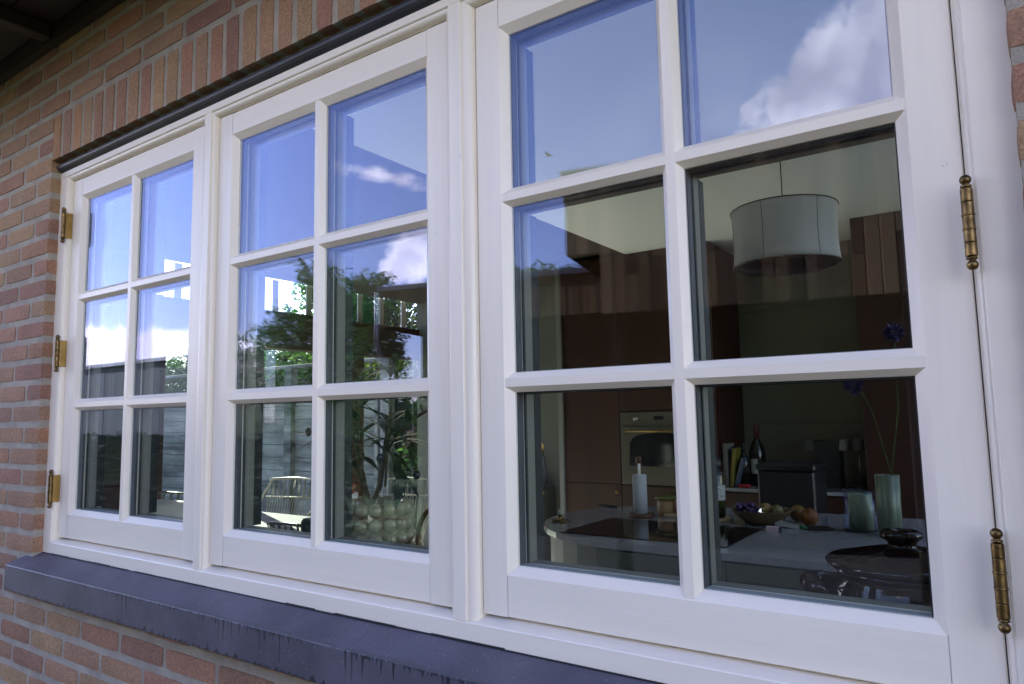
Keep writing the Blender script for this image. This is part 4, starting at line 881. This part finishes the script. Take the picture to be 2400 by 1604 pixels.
bottle(.885, 3.84, .052, .40, 'taller dark wine bottle with a red capsule on the back counter', 'bottle', mat('red_capsule', (.07, .008, .006), .4))
bottle(.812, 3.78, .037, .28, 'shorter black wine bottle standing left of the red-capped one', 'bottle', M_blackm, False)
def book(x, wd, h, tilt, m, lab):
    o = MB().bbox(-wd/2, wd/2, -.08, .08, 0, h, .002).obj('book', m); o.location = (x, 3.74, CZ+.001+abs(math.sin(R(tilt)))*wd/2); o.rotation_euler = (0, R(tilt), 0); tag(o, lab, 'book', 'books on the back counter')
book(.726, .03, .28, 0, mat('beige_book', (.14, .13, .11), .7), 'upright beige book with black lettering band, nearest the brown cabinet')
book(.585+.03+.0, .001, .001, 0, M_blackm, 'x') if False else None
book(.757, .022, .25, 7, mat('yellow_book', (.16, .135, .012), .6), 'leaning yellow book behind the oil bottle stopper')
t = thing('cookery_book', 'leaning pale blue grey book next to the yellow one', 'book', (.778, 3.74, CZ)); o = MB().bbox(-.007, .007, -.06, .06, 0, .19, .001).obj('cover', mat('blue_grey_book', (.09, .10, .13), .7), None); o.parent = t; o.location = (.0, 0, .003); o.rotation_euler = (0, R(16), 0)
tag(MB().bbox(.80, .875, 3.655, 3.70, CZ, CZ+.018, .006).obj('red_cloth', mat('red_cloth', (.45, .02, .02), .9)), 'small red cloth at the front of the back counter', 'cloth')
t = thing('black_kitchen_bin', 'tall black lidded container standing between the island and the back counter', 'container', (1.10, 3.1, FZ))
def Q(x, y, z, y2): # same sight line, nearer depth
    k = (y2+.9959)/(y+.9959); return (2.2632+(x-2.2632)*k, y2, .2491+(z-.2491)*k)
a = Q(.921, 3.8, -.086, 3.1); b = Q(1.2668, 3.8, -.078, 3.1)
MB().bbox(a[0], b[0], 3.0, 3.3, FZ, a[2]-.035, .01).obj('body', mat('dark_grey_plastic', (.010, .010, .012), .4), t)
MB().bbox(a[0]-.008, b[0]+.008, 2.99, 3.31, a[2]-.034, a[2], .008).obj('lid', MATS['dark_grey_plastic'], t)
tag(MB().bbox(1.235, 1.395, 3.86, 3.90, CZ, .057, .003).obj('dark_tablet', M_blackm), 'upright black board leaning at the splashback', 'board')
for x, dy, lb in ((1.432, 0, 'left one of two small table lamps with pale drum shades'), (1.50, .06, 'right one of two small table lamps near the dark cabinets')):
    t = thing('table_lamp', lb, 'lamp', (x, 3.85+dy, CZ), 'small lamps on the back counter'); y = 3.8+dy
    MB().lathe([(.001, CZ), (.03, CZ), (.03, CZ+.006), (.001, CZ+.008)], (x, y, 0), 16).obj('base', M_steel, t)
    MB().tube([(x, y, CZ+.006), (x, y, .02)], .003, 6).obj('stem', M_steel, t)
    MB().lathe([(.034, -.003), (.028, .068), (.027, .068), (.033, -.003)], (x, y, 0), 20).obj('lamp_shade', mat('grey_linen', (.16, .16, .15), .9), t)

# pendant lamp
t = thing('pendant_lamp', 'grey linen drum pendant lamp hanging above the island', 'pendant lamp', (1.545, 2.1, 1.09))
LX, LY = 1.545, 2.1; zt_, zb2 = 1.105, .862
prof_ = []
for i in range(11):
    k = i/10; prof_.append((.208+.007*(2*k-1)**2, zb2+(zt_-zb2)*k))
MB().lathe(prof_ + [(r-.002, z) for r, z in prof_[::-1]], (LX, LY, 0), 56).obj('lamp_shade', mat('grey_linen_weave', (.72, .73, .74), .95, (.62, .63, .64), 18, 3, fine=(300, .2), bump=.5, bscale=400, stretch=(1, 1, .3)), t)
_m = MATS['grey_linen_weave'].node_tree; _b = _m.nodes['Principled BSDF']; _t = N(_m, 'ShaderNodeBsdfTranslucent'); _t.inputs[0].default_value = (.75, .75, .75, 1); _x = N(_m, 'ShaderNodeMixShader'); _x.inputs[0].default_value = .6
link(_m, _b.outputs[0], _x.inputs[1]); link(_m, _t.outputs[0], _x.inputs[2]); link(_m, _x.outputs[0], [n for n in _m.nodes if n.type == 'OUTPUT_MATERIAL'][0].inputs[0])
fr = MB()
for z, r in ((zt_, .216), (zb2, .216)): fr.tube([(LX+r*math.cos(a), LY+r*math.sin(a), z) for a in [2*math.pi*i/48 for i in range(49)]], .0028, 6, cap=False)
for i in range(6):
    a = 2*math.pi*i/6+.35; fr.tube([(LX+(.2085+.007*(2*k_/8-1)**2)*math.cos(a), LY+(.2085+.007*(2*k_/8-1)**2)*math.sin(a), zb2+(zt_-zb2)*k_/8) for k_ in range(9)], .0010, 5)
for i in range(4):
    a = math.pi/2*i+.35; fr.tube([(LX, LY, zb2+.012), (LX+.12*math.cos(a), LY+.12*math.sin(a), zb2+.008), (LX+.207*math.cos(a), LY+.207*math.sin(a), zb2+.03)], .0025, 6)
fr.obj('wire_frame', M_blackm, t); MB().lathe([(.012, zb2), (.022, zb2+.006), (.022, zb2+.028), (.010, zb2+.034)], (LX, LY, 0), 14).obj('lamp_holder', M_blackm, t)
MB().tube([(LX, LY, zb2+.03), (LX, LY, 1.3985)], .0022, 6).obj('cord', M_blackm, t)
MB().lathe([(.05, 1.3985), (.045, 1.375), (.001, 1.37)], (LX, LY, 0), 18).obj('ceiling_rose', M_blackm, t)

# --- inner sill and the things on it
isill = thing('inner_sill', 'pale inner window counter carrying the plant pot and casserole', 'window sill', (1.1, .3, -.15)); SZ = -.135
MB().bbox(-.95, 2.6, .088, .52, SZ-.025, SZ, .004).obj('worktop', M_top, isill)
MB().box(-.95, 2.6, .145, .50, FZ, SZ-.026).obj('base', M_isl, isill)
t = thing('casserole', 'glossy dark brown lidded casserole with side handles behind the near casement', 'casserole', (2.105, .30, SZ))
M_cas = mat('brown_glaze', (.012, .004, .002), .05, (.02, .006, .003), 12, 3, spec=.12)
_m = M_cas.node_tree; _m.nodes['Principled BSDF'].inputs['Specular IOR Level'].default_value = 0
_gl = N(_m, 'ShaderNodeBsdfGlossy'); _gl.inputs['Roughness'].default_value = .06; _gl.inputs[0].default_value = (1, .95, .95, 1); _df = N(_m, 'ShaderNodeBsdfDiffuse'); link(_m, _m.nodes['Principled BSDF'].inputs['Base Color'].links[0].from_socket, _df.inputs[0]); _x = N(_m, 'ShaderNodeMixShader'); _x.inputs[0].default_value = .055
link(_m, _df.outputs[0], _x.inputs[1]); link(_m, _gl.outputs[0], _x.inputs[2]); link(_m, _x.outputs[0], [n for n in _m.nodes if n.type == 'OUTPUT_MATERIAL'][0].inputs[0])
kx, ky = 2.112, .305
MB().lathe([(.001, SZ), (.075, SZ), (.095, SZ+.018), (.109, SZ+.05), (.112, SZ+.080), (.107, SZ+.102), (.096, SZ+.115), (.098, SZ+.124), (.105, SZ+.130), (.001, SZ+.130)], (kx, ky, 0), 48).obj('body', M_cas, t)
for s in (-1, 1):
    MB().tube([(kx+s*.102, ky-.036, SZ+.088), (kx+s*.132, ky-.028, SZ+.094), (kx+s*.143, ky, SZ+.095), (kx+s*.132, ky+.028, SZ+.094), (kx+s*.102, ky+.036, SZ+.088)], [.012, .016, .017, .016, .012], 12).obj('handle', M_cas, t)
ld = MB().lathe([(.100, SZ+.131), (.112, SZ+.135), (.1145, SZ+.141), (.110, SZ+.145), (.095, SZ+.148), (.07, SZ+.155), (.045, SZ+.161), (.024, SZ+.163), (.020, SZ+.166), (.021, SZ+.172), (.028, SZ+.179), (.030, SZ+.185), (.026, SZ+.190), (.017, SZ+.191), (.015, SZ+.188), (.001, SZ+.187)], (kx, ky, 0), 48).obj('lid', M_cas, t)

PX, PY = .918, .30
t = thing('beaded_plant_pot', 'glazed olive grey plant pot covered in rows of round beads', 'plant pot', (PX, PY, SZ))
M_pot = mat('olive_grey_glaze', (.33, .255, .15), .16, (.26, .20, .115), 10, 3, coat=.6)
MB().lathe([(.001, SZ), (.078, SZ), (.089, SZ+.03), (.094, SZ+.09), (.090, SZ+.150), (.088, SZ+.168), (.083, SZ+.175), (.078, SZ+.171), (.077, SZ+.160), (.077, SZ+.14), (.001, SZ+.14)], (PX, PY, 0), 48).obj('body', M_pot, t)
bm_ = MB().ball((0, 0, 0), .0178, 18, 10).mesh('bead'); bm_.materials.append(M_pot)
for r_i in range(5):
    for i in range(17):
        a = 2*math.pi*(i+.25)/17; rr = (.090, .095, .096, .095, .090)[r_i]
        inst('bead', bm_, t, (rr*math.cos(a), rr*math.sin(a), .018+r_i*.0355))
MB().lathe([(.001, SZ+.1415), (.0765, SZ+.1415)], (PX, PY, 0), 24).obj('soil', mat('soil', (.03, .02, .013), .95, bump=1, bscale=90, bdist=.01), t)
t = thing('olive_plant', 'artificial olive tree with long narrow leaves growing from the beaded pot', 'houseplant', (PX, PY, SZ+.12))
st = MB(); lv = []; B0 = Vector((PX-.01, PY, SZ+.12))
lv_mesh = []
for s_ in range(3):
    m_ = MB(); vs = []; n_ = 6
    for i in range(n_+1):
        k = i/n_; wd_ = .5*math.sin(math.pi*k**.8)*.26; bend = -.22*k*k*(.6+.5*s_)
        vs += [(k, -wd_, bend+abs(wd_)*.25), (k, 0, bend), (k, wd_, bend+abs(wd_)*.25)]
    fs = []
    for i in range(n_): a = i*3; fs += [(a, a+3, a+4, a+1), (a+1, a+4, a+5, a+2)]
    m_.add(vs, fs, True); me = m_.mesh('leaf'); me.materials.append(M_leafs['plant']); lv_mesh.append(me)
nleaf = 0
def put_leaf(p, d, L):
    global nleaf
    if nleaf > 290: return
    nleaf += 1
    q = d.normalized().to_track_quat('X', 'Z'); o = inst('leaf', rnd.choice(lv_mesh), t, p-Vector((PX, PY, SZ+.12)), q.to_euler(), (L, L*1.05, L))
def branch(p0, p1, n, r0=.004, bow=.03):
    mid = (p0+p1)/2 + Vector((rnd.uniform(-1, 1), rnd.uniform(-1, 1), .6))*bow; pts = [p0, p0.lerp(mid, .5)+Vector((0, 0, bow*.3)), mid, mid.lerp(p1, .5)+Vector((0, 0, bow*.2)), p1]
    st.tube(pts, [r0, r0*.9, r0*.75, r0*.55, .0012], 6)
    for i in range(n):
        k = .18+.82*(i+rnd.random()*.5)/n; u_ = k*4; j = min(3, int(u_)); p = pts[j].lerp(pts[j+1], u_-j); ax = (pts[j+1]-pts[j]).normalized()
        side = ax.cross(Vector((rnd.uniform(-.4, .4), rnd.uniform(-.4, .4), 1))).normalized()*(1 if i % 2 else -1)
        put_leaf(p, side*1.0 + ax*.75 + Vector((0, 0, rnd.uniform(-.15, .35))), rnd.uniform(.07, .11))
T1 = B0 + Vector((-.012, 0, .08)); T2 = B0 + Vector((.03, .01, .09))
st.tube([B0, B0+Vector((0, 0, .04)), T1, T1+Vector((-.03, 0, .10)), T1+Vector((-.05, 0, .24))], [.013, .011, .009, .007, .005], 8)
st.tube([B0+Vector((0, 0, .02)), T2, T2+Vector((.02, 0, .10)), T2+Vector((.035, 0, .17))], [.009, .008, .006, .004], 8)
for e, n in (((-.23, .02, .22), 7), ((-.13, -.05, .32), 7), ((-.01, -.02, .40), 8), ((.09, -.03, .27), 8), ((.17, .0, .20), 8), ((.11, .02, .10), 6), ((-.15, .05, .15), 5), ((.07, .03, .42), 7), ((.19, .03, .29), 7)):
    src = T1+Vector((-.03*rnd.random(), 0, rnd.uniform(.02, .2))) if e[0] < .03 else T2+Vector((.02, 0, rnd.uniform(.0, .15)))
    branch(src, B0+Vector(e), n, .0035, rnd.uniform(.01, .035))
st.obj('stems', mat('plant_stem', (.11, .075, .045), .8, bump=.5, bscale=120), t)
M_ol = mat('black_olive', (.014, .010, .014), .25)
for p in ((.672, .30, .215), (.70, .31, .075), (1.075, .30, .11), (.84, .28, .19), (.98, .27, .15)): MB().ball(p, .011, 12, 8, (.8, .8, 1.15)).obj('olive', M_ol, t)

t = thing('brass_ring_stand', 'curved golden brass arch standing right of the beaded pot', 'brass ornament', (1.09, .36, SZ))
MB().tube([(1.085+.062*math.cos(a), .36, SZ+.075+.085*math.sin(a)) for a in [math.pi*1.35-math.pi*1.7*i/18 for i in range(19)]], .0065, 8).obj('arch', M_brassgold, t)
MB().lathe([(.001, SZ), (.03, SZ), (.03, SZ+.006), (.001, SZ+.008)], (1.085, .36, 0), 18).obj('foot', M_brassgold, t)
t = thing('brass_kitchen_tap', 'brass swan neck tap with a black grip hanging behind the near casement', 'tap', (1.18, .45, SZ))
MB().tube([(1.17, .46, SZ), (1.17, .46, .10), (1.175, .458, .165), (1.20, .455, .198), (1.25, .452, .210), (1.30, .45, .210), (1.325, .45, .200), (1.335, .45, .175), (1.336, .45, .155)], .0105, 12).obj('spout', M_brassgold, t)
MB().lathe([(.011, .155), (.014, .150), (.0165, .115), (.0165, .09), (.013, .072), (.011, .070)], (1.334, .45, 0), 16).obj('spray_grip', M_blackm, t)
MB().lathe([(.010, .070), (.010, .056), (.001, .055)], (1.334, .45, 0), 14).obj('nozzle', M_brassgold, t)
MB().lathe([(.026, SZ), (.026, SZ+.012), (.016, SZ+.02), (.016, SZ+.04)], (1.17, .46, 0), 16).obj('tap_base', M_brassgold, t)
# orchid on the back window ledge
t = thing('orchid', 'magenta orchid in a white pot before the narrow back window', 'orchid', (-1.27, 4.30, -.37))
MB().box(-1.52, -1.20, 4.2, 4.415, -.40, -.376).obj('ledge', M_plaster, t) if False else None
MB().lathe([(.001, -.375), (.042, -.375), (.055, -.27), (.001, -.275)], (-1.27, 4.30, 0), 18).obj('pot', mat('grey_white_pot', (.4, .4, .42), .5), t)
MB().tube([(-1.27, 4.3, -.28), (-1.25, 4.3, -.16), (-1.26, 4.3, -.08), (-1.30, 4.3, -.05)], .003, 6).obj('stem', M_leafs['mid'], t)
of = MB()
for c in ((-1.30, 4.3, -.06), (-1.26, 4.29, -.075), (-1.235, 4.3, -.10), (-1.28, 4.28, -.115)):
    for i in range(5): a = i*1.257; leaf_quad(of, Vector(c), Vector((math.cos(a), -.2, math.sin(a))), .034, .03)
of.obj('flowers', mat('magenta_petal', (.50, .05, .42), .5), t)
ol = MB(); leaf_quad(ol, Vector((-1.27, 4.3, -.275)), Vector((.6, 0, .7)), .12, .05); leaf_quad(ol, Vector((-1.27, 4.3, -.275)), Vector((-.6, 0, .5)), .12, .05); ol.obj('leaves', M_leafs['mid'], t)
tag(MB().bbox(-1.52, -1.05, 4.12, 4.415, FZ, -.376, .004).obj('low_cupboard', M_isl), 'low cupboard under the narrow back window holding the orchid', 'cupboard')

# left end of the inner counter
tag(MB().bbox(-.535, -.36, .22, .40, SZ, .028, .004).obj('red_box', mat('dark_red_box', (.055, .012, .012), .5)), 'dark red box standing behind the far left casement', 'box')
o = MB().bbox(-.575, -.54, .22, .38, SZ, .018, .002).obj('blue_book', mat('dark_blue_book', (.02, .035, .09), .6)); tag(o, 'dark blue book upright beside the dark red box', 'book')
tag(MB().bbox(-.965, -.75, .62, .80, -.30, -.103, .003).obj('white_box', mat('grey_white_card', (.50, .52, .54), .6)), 'white box behind the right lower pane of the far casement', 'box')
tag(MB().bbox(-1.35, -.62, .55, 1.0, FZ, -.301, .004).obj('side_table', M_plaster), 'white side unit carrying the white box', 'side unit')
t = thing('striped_bowl', 'white bowl with dark green stripes left of the beaded pot', 'bowl', (.49, .58, SZ-.02))
MB().lathe([(.03, -.068), (.055, -.055), (.066, -.03), (.064, -.028), (.001, -.05)], (.462, .60, 0), 24).obj('saucer', mat('dark_green_glaze', (.01, .05, .05), .3), t)
MB().lathe([(.040, -.045), (.058, -.02), (.060, .008), (.056, .008), (.001, -.03)], (.462, .60, 0), 24).obj('bowl', M_white, t)
MB().lathe([(.045, .000), (.050, .03), (.052, .036), (.001, .034)], (.462, .60, 0), 20).obj('terracotta_pot', mat('terracotta', (.32, .12, .06), .8), t)
MB().bbox(.36, .56, .52, .70, FZ, -.069, .01).obj('stand', M_isl, t)

# --- dining corner
M_wire = mat('cream_wire', (.27, .26, .21), .4)
M_dwire = mat('dark_blue_wire', (.03, .035, .06), .4)
t = thing('dining_table', 'white dining table in the glazed corner', 'table', (-1.8, 1.9, FZ))
MB().bbox(-2.45, -1.25, 1.62, 2.30, -.445, -.42, .004).obj('tabletop', mat('grey_tabletop', (.05, .052, .05), .6, spec=.1), t)
for x in (-2.35, -1.35):
    for y in (1.72, 2.2): MB().tube([(x, y, FZ), (x, y, -.446)], .02, 10).obj('leg', M_white, t)
def wire_chair(lab, loc, rz, m, top=.82, arms=True, name='wire_chair'):
    t = thing(name, lab, 'chair', (0, 0, 0), 'wire chairs round the white table'); T = Matrix.Translation((loc[0], loc[1], FZ)) @ Matrix.Rotation(rz, 4, 'Z')
    def P(*p): return T @ Vector(p)
    sh = .45
    rim = [(-.27, -.22, sh+.05), (-.30, .0, sh+.20), (-.28, .18, sh+.28), (-.20, .25, top), (0, .27, top+.01), (.20, .25, top), (.28, .18, sh+.28), (.30, .0, sh+.20), (.27, -.22, sh+.05), (0, -.25, sh), (-.27, -.22, sh+.05)]
    MB().tube([P(*p) for p in rim], .0085, 8, cap=False).obj('rim', m, t)
    w_ = MB(); seat = [(-.20, -.2, sh), (-.22, .1, sh-.01), (0, .16, sh-.01), (.22, .1, sh-.01), (.20, -.2, sh)]
    w_.tube([P(*p) for p in seat], .006, 6)
    for i in range(9):
        k = i/8; bx_ = -.2+.4*k; tx = -.2+.4*k
        for sft in (-.022, .022): w_.tube([P(bx_, .14, sh-.01), P(tx+sft, .255, top)], .0035, 5)
        w_.tube([P(bx_, -.22, sh+.0), P(bx_, .14, sh-.01)], .0035, 5)
    for s in (-1, 1):
        for i in range(6):
            k = i/5; 
            for sft in (-.02, .02): w_.tube([P(s*.21, -.18+.3*k, sh), P(s*(.285), -.20+.38*k+sft, sh+.07+.21*k)], .0033, 5)
    w_.tube([P(-.25, .24, (sh+top)/2+.1), P(0, .25, (sh+top)/2+.1), P(.25, .24, (sh+top)/2+.1)], .006, 6)
    w_.obj('wire_shell', m, t)
    for x, y in ((-.2, -.2), (.2, -.2), (-.2, .16), (.2, .16)): MB().tube([P(x, y, sh), P(x*1.25, y*1.25, 0)], .008, 8).obj('leg', m, t)
wire_chair('cream wire armchair at the far side of the white table by the glazing', (-2.36, 2.42), .22, M_wire, .93)
wire_chair('cream wire chair at the left end of the white table behind the white box', (-2.2, 1.32), .5, M_wire, .93)
wire_chair('cream wire chair further right behind the olive plant stems', (-1.72, 3.05), .3, M_wire, .90)
wire_chair('dark blue wire chair with its back to the viewer in front of the table', (-.60, 1.52), 3.1, M_dwire, .885)
